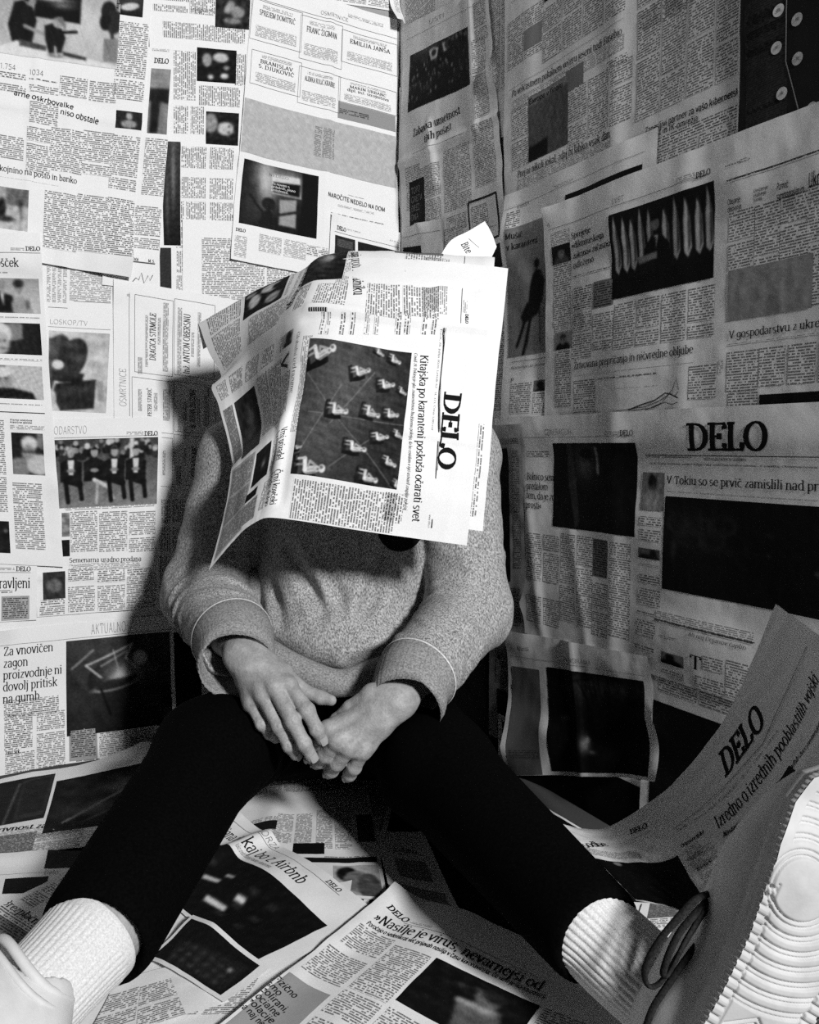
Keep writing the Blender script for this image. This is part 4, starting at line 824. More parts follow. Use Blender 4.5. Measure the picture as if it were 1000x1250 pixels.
# ================================================================ smooth solids: distance fields meshed into one skin
class Field:
    def __init__(s, lo, hi, h):
        s.lo, s.h = np.array(lo, float), h; s.n = np.ceil((np.array(hi)-s.lo)/h).astype(int)+1
        s.d = np.full(s.n, .08, np.float32)
    def sub(s, lo, hi):
        a = np.clip(((np.array(lo)-s.lo)/s.h).astype(int), 0, s.n-1); b = np.clip(((np.array(hi)-s.lo)/s.h).astype(int)+2, 1, s.n)
        if (b <= a).any(): return None
        sl = tuple(slice(x, y) for x, y in zip(a, b))
        ax = [s.lo[i]+s.h*np.arange(a[i], b[i]) for i in range(3)]
        return sl, np.meshgrid(*ax, indexing='ij')
    def _mix(s, sl, d, k, op):
        A = s.d[sl]
        if op == 'sub':
            hh = np.clip(.5-.5*(A+d)/k, 0, 1); s.d[sl] = A*(1-hh)+(-d)*hh+k*hh*(1-hh)
        else:
            hh = np.clip(.5+.5*(A-d)/k, 0, 1); s.d[sl] = A*(1-hh)+d*hh-k*hh*(1-hh)
    def cone(s, a, b, ra, rb, k=.01, flat=None, op='add', disp=None):
        """round cone a->b. flat = (direction, factor): squeeze along a direction"""
        a, b = np.array(a, float), np.array(b, float); m = max(ra, rb)+.06
        r = s.sub(np.minimum(a, b)-m, np.maximum(a, b)+m)
        if r is None: return
        sl, (X, Y, Z) = r; p = np.stack([X, Y, Z], -1)-a; ba = b-a; L2 = ba@ba+1e-12
        t = np.clip((p@ba)/L2, 0, 1); q = p-t[..., None]*ba
        if flat is not None:
            f = np.array(flat[0], float); f = f/np.linalg.norm(f); c = q@f; q = q+(c*(flat[1]-1))[..., None]*f
        d = np.sqrt((q*q).sum(-1))-(ra+(rb-ra)*t)
        if disp is not None: d = d+disp(t, q, p)
        s._mix(sl, d.astype(np.float32), k, op)
    def chain(s, pts, radii, k=.01, **kw):
        for i in range(len(pts)-1): s.cone(pts[i], pts[i+1], radii[i], radii[i+1], k, **kw)
    def ell(s, c, r, k=.01, rot=None, op='add', disp=None):
        c, r = np.array(c, float), np.array(r, float); m = r.max()+.06; q = s.sub(c-m, c+m)
        if q is None: return
        sl, (X, Y, Z) = q; p = np.stack([X, Y, Z], -1)-c
        if rot is not None: p = p@np.array(rot)
        n = np.sqrt(((p/r)**2).sum(-1)); n2 = np.sqrt(((p/r**2)**2).sum(-1))+1e-9
        d = n*(n-1)/n2
        if disp is not None: d = d+disp(p)
        s._mix(sl, d.astype(np.float32), k, op)
    def warp(s, fn):
        ax = [s.lo[i]+s.h*np.arange(s.n[i]) for i in range(3)]; s.d += fn(*np.meshgrid(*ax, indexing='ij', sparse=True)).astype(np.float32)
    def mesh(s, relax=2):
        d = s.d; ins = d < 0
        c = np.zeros(s.n-1, np.int8); acc = np.zeros(tuple(s.n-1)+(3,), np.float32); cnt = np.zeros(s.n-1, np.float32)
        for o in np.ndindex(2, 2, 2):
            c += ins[o[0]:s.n[0]-1+o[0], o[1]:s.n[1]-1+o[1], o[2]:s.n[2]-1+o[2]]
        act = (c > 0) & (c < 8); ix = np.argwhere(act); idm = np.full(s.n-1, -1, np.int64); idm[act] = np.arange(len(ix))
        V = np.zeros((len(ix), 3)); W = np.zeros(len(ix))
        for axis in range(3):
            e = np.zeros(3, int); e[axis] = 1; oth = [q for q in range(3) if q != axis]
            for u in (0, 1):
                for v in (0, 1):
                    o = np.zeros(3, int); o[oth[0]] = u; o[oth[1]] = v
                    A = ix+o; B = A+e; da = d[tuple(A.T)]; db = d[tuple(B.T)]; cr = (da < 0) != (db < 0)
                    t = np.where(cr, da/(da-db+1e-12), 0); pt = o+e*t[:, None]
                    V += np.where(cr[:, None], pt, 0); W += cr
        V = s.lo+s.h*(ix+V/np.maximum(W, 1)[:, None])
        F = []
        for axis in range(3):
            sl0 = [slice(1, -1)]*3; sl0[axis] = slice(0, -1); sl1 = [slice(1, -1)]*3; sl1[axis] = slice(1, None)
            a, b = ins[tuple(sl0)], ins[tuple(sl1)]; cr = np.argwhere(a != b); flip = a[tuple(cr.T)]
            cr = cr.copy(); oth = [q for q in range(3) if q != axis]; cr[:, oth] += 1
            def q(du, dv):
                t = cr.copy(); t[:, oth[0]] += du; t[:, oth[1]] += dv; return idm[tuple(t.T)]
            f = np.stack([q(-1, -1), q(0, -1), q(0, 0), q(-1, 0)], 1)
            if axis == 1: f = f[:, ::-1]
            f[~flip] = f[~flip][:, ::-1]; F.append(f)
        F = np.vstack(F); F = F[(F >= 0).all(1)]
        for _ in range(relax):
            S = np.zeros_like(V); n = np.zeros(len(V))
            for i in range(4):
                j = (i+1) % 4
                np.add.at(S, F[:, i], V[F[:, j]]); np.add.at(n, F[:, i], 1); np.add.at(S, F[:, j], V[F[:, i]]); np.add.at(n, F[:, j], 1)
            V = V*.5+.5*S/np.maximum(n, 1)[:, None]
        return V, F
def tube(path, radii, n=24, flatten=None, twist=None, cap=True, rfun=None, sub=1, straight=False):
    """closed tube along a path; rfun(t, angle) adds to the radius"""
    p = np.array(path, float); r = np.array(radii, float)
    if sub > 1:
        t0 = np.arange(len(p)); t1 = np.linspace(0, len(p)-1, (len(p)-1)*sub+1)
        def cr(A):
            A = np.asarray(A, float); o = []
            for t in t1:
                i = min(int(t), len(A)-2); f = t-i; a, b, c, d = A[max(i-1, 0)], A[i], A[i+1], A[min(i+2, len(A)-1)]
                o.append(.5*((2*b)+(c-a)*f+(2*a-5*b+4*c-d)*f*f+(3*b-a-3*c+d)*f**3))
            return np.array(o)
        p, r = cr(p), cr(r)
    T = np.gradient(p, axis=0); T /= np.linalg.norm(T, axis=1)[:, None]+1e-12
    ax_ = p[-1]-p[0]; ax_ /= np.linalg.norm(ax_)+1e-9; sgn_ = np.sign(T@ax_) if straight else np.ones(len(T))
    T = T*np.where(sgn_ == 0, 1, sgn_)[:, None]
    if straight: T = np.where((np.linalg.norm(T, axis=1) < .5)[:, None], ax_, T)
    u = np.cross(T[0], [0, 0, 1.]); u = u if np.linalg.norm(u) > 1e-3 else np.cross(T[0], [1., 0, 0]); u /= np.linalg.norm(u)
    V = []; ang = np.linspace(0, 2*math.pi, n, endpoint=False)
    for i in range(len(p)):
        u = u-T[i]*(u@T[i]); u /= np.linalg.norm(u); v = np.cross(T[i], u)
        rr = np.full(n, r[i])+(rfun(i/(len(p)-1), ang) if rfun else 0)
        fl = 1 if flatten is None else flatten
        V.append(p[i]+np.outer(rr*np.cos(ang), u)+np.outer(rr*np.sin(ang)*fl, v))
    V = np.vstack(V); F = []
    for i in range(len(p)-1):
        for j in range(n): F.append([i*n+j, i*n+(j+1) % n, (i+1)*n+(j+1) % n, (i+1)*n+j])
    if cap: F += [list(range(n))[::-1], list(range((len(p)-1)*n, len(p)*n))]
    return V, F
def merge(parts):
    V, F, n = [], [], 0
    for v, f in parts:
        V.append(np.asarray(v)); F += [[int(i)+n for i in q] for q in f]; n += len(v)
    return np.vstack(V), F

# ---------------------------------------------------------------- materials of the person
def cloth_mat(name, g0, g1, scale, bump, stretch=(1, 1, 1), lo=.35, hi=.65, bscale=None):
    m, nt, b = nodes_mat(name); k = NB(nt); tc = k.n('ShaderNodeTexCoord'); mp = k.n('ShaderNodeMapping')
    k.link(tc.outputs['Object'], mp.inputs['Vector']); mp.inputs['Scale'].default_value = stretch
    f = k.noise(mp.outputs[0], scale, 3, .6)
    k.link(k.grey(k.ramp(f, lo, hi, g0, g1)), b.inputs['Base Color'])
    k.bump(k.noise(mp.outputs[0], bscale or scale*1.3, 2), bump, .002, b); b.inputs['Roughness'].default_value = .95; b.inputs['Specular IOR Level'].default_value = .02
    return m
M_SWEAT = cloth_mat('heather_grey_jersey', .10, .52, 480, .5, (1, 1, .55), .34, .68)
M_RIB = cloth_mat('grey_rib_knit', .14, .34, 420, .3)
M_SEAM = cloth_mat('pale_seam_thread', .45, .65, 400, .1)
M_TROU = cloth_mat('black_cotton', .0012, .0024, 300, .1)
M_SOCK = cloth_mat('white_sock_knit', .52, .70, 600, .25)
M_PATCH = cloth_mat('black_print', .006, .012, 300, .1)
M_HAIR = cloth_mat('dark_hair', .01, .03, 300, .3)
def skin_mat():
    m, nt, b = nodes_mat('skin'); k = NB(nt); tc = k.n('ShaderNodeTexCoord')
    a = k.noise(tc.outputs['Object'], 60, 4, .65); c = k.noise(tc.outputs['Object'], 420, 3)
    v = k.math('MULTIPLY', k.ramp(a, .3, .7, .22, .37), k.ramp(c, .3, .7, .86, 1.08))
    k.link(k.grey(v), b.inputs['Base Color']); b.inputs['Roughness'].default_value = .55; b.inputs['Specular IOR Level'].default_value = .35
    hh = k.math('ADD', k.math('MULTIPLY', k.noise(tc.outputs['Object'], 130, 4, .7), 1.0), k.math('MULTIPLY', c, .35))
    k.bump(hh, .45, .0022, b); return m
M_SKIN = skin_mat()
M_NAIL, _nt, _b = nodes_mat('fingernail'); _b.inputs['Base Color'].default_value = (.33, .33, .33, 1); _b.inputs['Roughness'].default_value = .4; _b.inputs['Specular IOR Level'].default_value = .4

# ---------------------------------------------------------------- joints
A = np.array
HIP = {'L': A([-.205, 1.38, .105]), 'R': A([-.03, 1.38, .105])}          # L / R as seen
KNEE = {'L': at(258, 920, 1.05), 'R': at(533, 938, 1.06)}
HEM = {'L': at(128, 1128, .755), 'R': at(718, 1132, .745)}
ANK = {'L': at(30, 1232, .67), 'R': at(800, 1208, .70)}
SHO = {'L': A([-.275, 1.36, .535]), 'R': A([.075, 1.35, .545])}
ELB = {'L': at(250, 725, 1.29), 'R': at(572, 745, 1.25)}
Zh = (230, 750, 3.03)
def hz(x, y, d): return at(Zh[0]+x/Zh[2], Zh[1]+y/Zh[2], d)
WRI = {'L': hz(205, 150, 1.06), 'R': hz(775, 315, 1.045)}

# ---------------------------------------------------------------- the body: one skin
HEAD = A([-.085, 1.315, .685]); NECK0 = A([-.10, 1.36, .52])
def head_into(f):
    f.ell(HEAD+[0, .005, .035], (.076, .096, .088), .02); f.ell(HEAD+[0, -.035, -.045], (.056, .062, .068), .03)
    f.ell(HEAD+[0, -.082, -.085], (.026, .022, .02), .015); f.cone(HEAD+[0, -.098, .01], HEAD+[0, -.118, -.028], .009, .013, .012)
    f.ell(HEAD+[0, -.093, -.055], (.024, .012, .006), .008); f.ell(HEAD+[0, -.093, -.066], (.022, .012, .007), .008)
    for sx in (-1, 1):
        f.ell(HEAD+[sx*.032, -.093, .012], (.017, .012, .010), .01, op='sub'); f.ell(HEAD+[sx*.032, -.086, .012], (.013, .012, .011), .004)
        f.ell(HEAD+[sx*.032, -.094, .03], (.022, .010, .006), .01); f.ell(HEAD+[sx*.080, .01, -.005], (.008, .019, .032), .008)
    f.cone(NECK0, HEAD+[0, .015, -.06], .062, .055, .03)
bf = Field((-.46, .50, .02), (.30, 1.56, .84), .006)
for sd in 'LR':
    bf.cone(SHO[sd], ELB[sd], .05, .042, .03); bf.cone(ELB[sd], WRI[sd]+(ELB[sd]-WRI[sd])*.25, .043, .031, .02)
    bf.cone(HIP[sd], KNEE[sd], .078, .055, .04); bf.cone(KNEE[sd], HEM[sd], .053, .041 if sd == 'L' else .034, .03); bf.cone(HEM[sd], ANK[sd], .041 if sd == 'L' else .034, .033 if sd == 'L' else .028, .01)
    dirn = A([-.55, -.5, .30]) if sd == 'L' else A([.2, -.2, .6]); dirn /= np.linalg.norm(dirn)
bf.ell((-.10, 1.36, .44), (.165, .095, .15), .04); bf.ell((-.11, 1.35, .27), (.145, .10, .14), .06); bf.ell((-.115, 1.375, .12), (.16, .11, .085), .05)
bf.cone(SHO['L'], SHO['R'], .055, .055, .05); head_into(bf)
BV, BF_ = bf.mesh(2)

# hands: MCP, PIP, DIP, tip of every finger, placed where the photograph shows them
def hand(sd, wr, fore, fingers, thumb, palm_r, back):
    lo = np.min([p for f in fingers for p in f[0]]+[wr]+thumb[0]+[fore], axis=0)-.03; hi = np.max([p for f in fingers for p in f[0]]+[wr]+thumb[0]+[fore], axis=0)+.03
    f = Field(lo, hi, .0016); back = back/np.linalg.norm(back)
    f.cone(fore, wr, .0275, .0245, .01, flat=(back, 1.2))
    f.cone(wr, wr+(fingers[1][0][0]-wr)*.3, .0245, .026, .012, flat=(back, 1.35))
    for pts, r in fingers:                               # the palm: one ray per finger
        f.cone(wr*.9+pts[0]*.1-back*.004, pts[0]-back*.0035, .0140, .0112, .014)
    for i in range(3): f.cone((fingers[i][0][0]+wr)/2-back*.006, (fingers[i+1][0][0]+wr)/2-back*.006, .012, .012, .012)
    for i in range(3): f.cone(fingers[i][0][0]*.85+wr*.15-back*.005, fingers[i+1][0][0]*.85+wr*.15-back*.005, .0095, .0095, .009)
    for pts, r in fingers:
        f.ell(pts[0]+back*.003, (r*1.12,)*3, .007)                            # knuckle
        f.cone(wr*.55+pts[0]*.45+back*.0085, pts[0]+back*.006, .0035, .0042, .007)   # tendon
        rr = [r*1.08, r*1.0, r*.9, r*.80]
        for i in range(3): f.cone(pts[i], pts[i+1], rr[i], rr[i+1], .0025)
        f.ell(pts[1], (r*1.05,)*3, .004); f.ell(pts[2], (r*.96,)*3, .004)
        for jn in (1, 2):                                                    # creases over the joints
            ax = pts[jn+1]-pts[jn-1]; ax /= np.linalg.norm(ax); sdv = np.cross(ax, back); sdv /= np.linalg.norm(sdv)
            for q in (-.003, 0, .003):
                c = pts[jn]+ax*q+back*r*1.02; f.cone(c-sdv*r*.55, c+sdv*r*.55, .0006, .0006, .0011, op='sub')
    for fa, fb, o_ in ((0, 1, .5), (1, 2, .5), (2, 3, .45)):                  # veins between the tendons
        m0 = wr*.75+fingers[1][0][0]*.25+back*.0095; m1 = (fingers[fa][0][0]*o_+fingers[fb][0][0]*(1-o_))*.72+wr*.28+back*.0068; m2 = (fingers[fa][0][0]+fingers[fb][0][0])/2*.9+wr*.1+back*.004
        f.cone(m0, m1, .0013, .0016, .0022); f.cone(m1, m2, .0016, .0009, .0022)
    pts, r = thumb
    f.cone(wr*.7+pts[0]*.3-back*.005, pts[0], .017, .0145, .014)
    for i in range(len(pts)-1): f.cone(pts[i], pts[i+1], (r*1.35, r*1.05, r*1.0)[min(i, 2)], (r*1.05, r*1.0, r*.8)[min(i, 2)], .004)
    # web between thumb and index finger
    f.cone((wr+pts[0])/2-back*.004, fingers[0][0][0]*.7+wr*.3-back*.006, .010, .008, .012)
    V, F = f.mesh(1)
    nails = []
    for pts, r in fingers:
        ax = pts[-1]-pts[-2]; ax /= np.linalg.norm(ax); nb = back-ax*(back@ax); nb /= np.linalg.norm(nb); sdv = np.cross(ax, nb)
        c = pts[-1]-ax*r*.02; a_ = np.linspace(-.72, .72, 7); l_ = np.linspace(-.62, .62, 6); R_ = r*.84
        NV = [c+ax*(l*r)*(1 if abs(s_) < .6 else .9)+nb*(R_*math.cos(s_)*(1-.12*max(l, 0))+.0002)+sdv*R_*math.sin(s_) for l in l_ for s_ in a_]
        nails.append((NV, [[i*7+j, i*7+j+1, (i+1)*7+j+1, (i+1)*7+j] for i in range(5) for j in range(6)]))
    return (V, F), nails
back_L = A([.12, -.75, .62]); back_R = A([.12, -.84, .53])
RH = hand('L', WRI['L'], WRI['L']+(ELB['L']-WRI['L'])*.34,
    [([hz(372,262,1.028), hz(440,355,1.004), hz(475,425,1.004), hz(494,462,1.010)], .0093),
     ([hz(320,272,1.022), hz(385,395,.998), hz(428,478,.996), hz(456,525,1.004)], .0096),
     ([hz(275,300,1.026), hz(335,415,1.006), hz(372,485,1.010), hz(397,520,1.022)], .0090),
     ([hz(232,330,1.036), hz(272,405,1.022), hz(300,440,1.030), hz(322,460,1.044)], .0080)],
    ([hz(345,215,1.050), hz(430,285,1.046), hz(490,308,1.040), hz(528,318,1.036)], .0088), .03, back_L)
LH = hand('R', WRI['R'], WRI['R']+(ELB['R']-WRI['R'])*.34,
    [([hz(512,425,1.026), hz(480,480,1.040), hz(462,515,1.058), hz(448,532,1.072)], .0093),
     ([hz(548,468,1.016), hz(506,518,1.030), hz(486,542,1.050), hz(474,552,1.066)], .0100),
     ([hz(596,494,1.016), hz(550,550,1.030), hz(530,577,1.048), hz(519,588,1.064)], .0097),
     ([hz(646,506,1.022), hz(613,566,1.034), hz(597,592,1.050), hz(589,602,1.062)], .0090)],
    ([hz(680,295,1.046), hz(598,345,1.048), hz(548,392,1.052), hz(510,425,1.058)], .0090), .03, back_R)
pV, pF = merge([(BV, BF_), RH[0], LH[0]])
mi = np.zeros(len(pF))
person = link_mesh('person', pV, pF, [M_SKIN], None, None, True)
tag(person, 'person in grey sweatshirt sitting in the corner, head hidden behind a newspaper', 'person')
for nv_, nf_ in RH[1]+LH[1]: link_mesh('fingernail', nv_, nf_, [M_NAIL], None, person, True)
# hair
hf = Field(HEAD-[.12, .14, .14], HEAD+[.12, .14, .16], .005)
hf.ell(HEAD+[0, .014, .045], (.084, .102, .090), .01); hf.ell(HEAD+[0, -.11, -.04], (.09, .07, .085), .02, op='sub')
link_mesh('hair', *hf.mesh(1), [M_HAIR], None, person, True)

# ---------------------------------------------------------------- sweatshirt
def frame_of(a, b):
    d = b-a; L = np.linalg.norm(d); d = d/L; u = np.cross(d, [0, 0, 1.]); u /= np.linalg.norm(u); return d, u, np.cross(d, u), L
sf = Field((-.46, .98, .14), (.26, 1.56, .68), .0036)
sf.ell((-.10, 1.365, .46), (.168, .118, .15), .05); sf.ell((-.105, 1.335, .34), (.142, .125, .13), .07)
sf.ell(tuple(at(418, 772, 1.265)), (.128, .100, .062), .035, rot=np.array([[.985,0,.17],[0,1,0],[-.17,0,.985]]))
sf.ell((-.10, 1.35, .27), (.14, .11, .09), .03)
sf.cone(SHO['L'], SHO['R'], .076, .076, .05); sf.cone(NECK0-[0,.0,.03], NECK0+[0,-.004,.045], .085, .072, .03)
torso = sf; sf = Field((-.46, .98, .14), (.26, 1.56, .68), .0036)
CUF = {}
for sd in 'LR':
    W0, E0, S0 = WRI[sd], ELB[sd], SHO[sd]
    cufe = W0+(E0-W0)*(.02 if sd == 'L' else .03); cufs = W0+(E0-W0)*.25; CUF[sd] = (cufe, cufs)
    sgn = -1 if sd == 'L' else 1
    def wr_(t, q, f): return -(np.maximum(0, np.sin(t*f+2.4*np.sin(q[..., 0]*41+t*5)+1.9*np.sin(q[..., 2]*53+1.3)))**1.5)*(.55+.45*np.sin(t*9+q[..., 0]*37+q[..., 2]*29))
    def up(t, q, p): return .0055*wr_(t, q, 19)*np.clip(t*1.6-.4, 0, 1)
    def lo_(t, q, p): return (.0062 if sd == 'L' else .005)*wr_(t, q, 30)*np.clip(1.15-np.abs(t-.5)*1.1, 0, 1)
    sf.cone(S0, E0, .072, .060, .04, disp=up); sf.cone(E0, cufs, .062, .052, .03, disp=lo_)
    d_, u_, v_, L_ = frame_of(cufs, cufe)
hk = .009; hh = np.clip(.5+.5*(torso.d-sf.d)/hk, 0, 1); sf.d = torso.d*(1-hh)+sf.d*hh-hk*hh*(1-hh)
# folds: pulls from the armpits, the drop over the waistband
def folds(X, Y, Z):
    x = X+.10; o = 0*X+0*Y+0*Z
    front = smooth(1.36, 1.24, Y)*smooth(.16, .10, np.abs(x))
    for sx, x0, z0, x1, z1, ht in ((1,-.085,.405,-.028,.318,.013),(1,.055,.40,.035,.325,.010),(1,-.02,.375,.0,.315,.006),(1,.07,.36,.03,.31,.007),(1,-.12,.36,-.09,.30,.008),(1,.075,.265,.02,.248,.012),(1,.05,.245,.0,.225,.008)):
        dx, dz = x1-x0, z1-z0; t = np.clip(((x-x0)*dx+(Z-z0)*dz)/(dx*dx+dz*dz), 0, 1); q = np.sqrt((x-x0-t*dx)**2+(Z-z0-t*dz)**2)
        o = o+ht*(np.exp(-(q/.010)**2)-.55*np.exp(-((q-.020)/.012)**2))*front*(1-.5*np.abs(2*t-1))
    o = o+.0016*np.sin(X*75+3*np.sin(Z*31))*np.sin(Z*48+2*np.sin(X*27))
    return o
sf.warp(folds)
for sd in 'LR':                          # hollow sleeve end
    sf.cone(CUF[sd][1]+(CUF[sd][0]-CUF[sd][1])*.3, CUF[sd][0]+(CUF[sd][0]-CUF[sd][1])*.6, .043, .048, .004, op='sub')
SV, SF_ = sf.mesh(1)
sweat = link_mesh('sweatshirt', SV, SF_, [M_SWEAT], None, person, True)
# cuffs: ribbed bands with an open end, turned lip and a pale stitched seam
for sd in 'LR':
    e, s_ = CUF[sd]; d_ = (e-s_)/np.linalg.norm(e-s_); r0, r1 = .0535, .0485
    if sd == 'L': drop = A([-.010, -.002, -.013])
    else: drop = A([.010, -.004, -.010])
    path = [s_-d_*.006, s_, s_+(e-s_)*.3, s_+(e-s_)*.65+drop*.4, e+drop, e+drop+d_*.002, e+drop-d_*.002, e+drop*.8-d_*.015, s_+(e-s_)*.5]
    rad = [r0+.0005, r0+.0022, r0-.0005, (r0+r1)/2, r1+.001, r1-.0008, r1-.0032, r1-.0035, r1-.003]
    V, F = tube(path, rad, 96, None, None, False, lambda t, a: .0006*np.sin(a*40)*(t < .9), 1, True)
    cuff = link_mesh('cuff', V, F, [M_RIB], None, sweat, True)
    sp = [s_+d_*q for q in (-.0015, 0, .0015)]
    V, F = tube(sp, [r0+.0028, r0+.0036, r0+.0026], 72, None, None, False, lambda t, a: .0004*np.sin(a*72))
    link_mesh('seam', V, F, [M_SEAM], None, sweat, True)
# waistband: a ribbed roll under the belly
hem_pts = [at(312,700,1.30), at(308,772,1.235), at(335,800,1.175), at(375,822,1.155), at(415,834,1.15), at(455,822,1.16), at(492,806,1.19), at(520,780,1.24), at(530,720,1.30)]
V, F = tube(hem_pts, [.012, .017, .020, .021, .021, .021, .019, .016, .012], 28, None, None, True, lambda t, a: .0009*np.sin(a*26), sub=8)
link_mesh('waistband', V, F, [M_RIB], None, sweat, True)

# the round dark print on the chest
from mathutils.bvhtree import BVHTree
from mathutils import Vector
bv = BVHTree.FromPolygons([Vector(v) for v in SV], [tuple(int(i) for i in f) for f in SF_])
pc = at(490, 648, 1.2); V = []; nr, na = 9, 40
for i in range(nr):
    for j in range(na):
        q = .036*i/(nr-1); a_ = 2*math.pi*j/na; o = Vector((pc[0]+q*math.cos(a_), .9, pc[2]+q*math.sin(a_)))
        h_ = bv.ray_cast(o, Vector((0, 1, 0)))[0]; V.append((o.x, (h_.y if h_ else 1.25)-.0012, o.z))
F = [[i*na+j, i*na+(j+1) % na, (i+1)*na+(j+1) % na, (i+1)*na+j] for i in range(nr-1) for j in range(na)]
link_mesh('chest_print', V, F, [M_PATCH], None, sweat, True)
# ---------------------------------------------------------------- trousers
tf = Field((-.42, .66, .0), (.28, 1.56, .34), .0045)
tf.ell((-.115, 1.385, .14), (.185, .145, .125), .04); tf.ell((-.115, 1.30, .12), (.15, .10, .09), .05)
def tfold(t, q, p): return .004*np.sin(t*19+q[..., 0]*60)*np.sin(q[..., 2]*45+t*7)
for sd in 'LR':
    tf.cone(HIP[sd], KNEE[sd], .090, .070 if sd == 'L' else .071, .04, disp=tfold); tf.cone(KNEE[sd], HEM[sd], .070 if sd == 'L' else .071, .058 if sd == 'L' else .050, .03)
    d_ = (HEM[sd]-KNEE[sd])/np.linalg.norm(HEM[sd]-KNEE[sd])
    tf.cone(HEM[sd]+d_*.035, HEM[sd]+d_*.12, .049 if sd == 'L' else .0415, .054, .003, op='sub'); tf.cone(HEM[sd]+d_*.075, HEM[sd]+d_*.12, .07, .07, .003, op='sub')
tf.warp(lambda X, Y, Z: np.maximum(0, .004-Z)+0*X+0*Y)
TV, TF_ = tf.mesh(2)
trousers = link_mesh('trousers', TV, TF_, [M_TROU], None, person, True)

# ---------------------------------------------------------------- socks: ribbed knit tubes
SOLE_AX = A([.55, .12, .90]); SOLE_AX /= np.linalg.norm(SOLE_AX)
SOLE_N = A([.06, -1, .14]); SOLE_N = SOLE_N-SOLE_AX*(SOLE_N@SOLE_AX); SOLE_N /= np.linalg.norm(SOLE_N)
SOLE_C = at(982, 1088, .60)                                 # the round pivot mark under the ball of the foot
HEEL_R = SOLE_C-SOLE_AX*.205+np.cross(-SOLE_N, SOLE_AX)*.018
LEG_L = (ANK['L']-HEM['L'])/np.linalg.norm(ANK['L']-HEM['L']); AX_L = A([-.70, -.25, .55]); AX_L /= np.linalg.norm(AX_L)
N_L = LEG_L; N_L = N_L-AX_L*(N_L@AX_L); N_L /= np.linalg.norm(N_L)
def sock(sd, ax, nrm, heel):
    h, a = HEM[sd], ANK[sd]; d = (a-h)/np.linalg.norm(a-h)
    st = h+d*(.012 if sd == 'L' else -.012); ins = heel+ax*.10-nrm*.05
    r = (.0465, .047) if sd == 'L' else (.0415, .044)
    path = [st+d*.012, st+d*.004, st, st+d*.002, st+d*.0125, st+(a-st)*.3, st+(a-st)*.6, a, a+d*.02, a+d*.035]
    rad = [r[0]-.003, r[0]-.003, r[0]-.0004, r[0]+.0016, r[0]+.0014, r[0]-.0005, r[1]-.003, r[1]-.005, r[1]-.010, .030]
    ribs = 46 if sd == 'L' else 40; am = .0008 if sd == 'L' else .0017
    V, F = tube(path, rad, ribs*6, None, None, False, lambda t, g: am*np.abs(np.cos(g*ribs/2))*(1 if t > (.46 if sd == 'L' else .2) else .15), sub=5, straight=True)
    return link_mesh('sock', V, F, [M_SOCK], None, person, True)
HEEL_L = at(34, 1212, .672)-AX_L*.055+N_L*.115+A([0, 0, .012])
sock('L', AX_L, N_L, HEEL_L); sock('R', SOLE_AX, SOLE_N, HEEL_R)

# ---------------------------------------------------------------- shoes, modelled flat and then set on the feet
def leather(name, g0, g1):
    m, nt, b = nodes_mat(name); k = NB(nt); tc = k.n('ShaderNodeTexCoord')
    k.link(k.grey(k.ramp(k.noise(tc.outputs['Object'], 22, 5, .6), .3, .7, g0, g1)), b.inputs['Base Color'])
    k.bump(k.noise(tc.outputs['Object'], 500, 3), .15, .001, b); b.inputs['Roughness'].default_value = .6; b.inputs['Specular IOR Level'].default_value = .3; return m
M_UP = leather('worn_pale_leather', .46, .62); M_MID = leather('midsole_foam', .30, .42); M_OUT = leather('pale_rubber', .36, .52); M_LACE = cloth_mat('dark_lace', .014, .03, 500, .3)
M_TOE = leather('worn_overlay_leather', .22, .32)
def out_half(x):                       # half widths of the sole along its length, 0 heel .. 1 toe
    xs = [0, .03, .1, .2, .35, .5, .62, .74, .85, .93, .975, 1]; inn = [.004, .018, .030, .034, .034, .037, .044, .049, .047, .038, .024, .004]; ou = [.004, .018, .031, .036, .038, .043, .050, .053, .049, .037, .022, .004]
    return np.interp(x, xs, inn), np.interp(x, xs, ou)
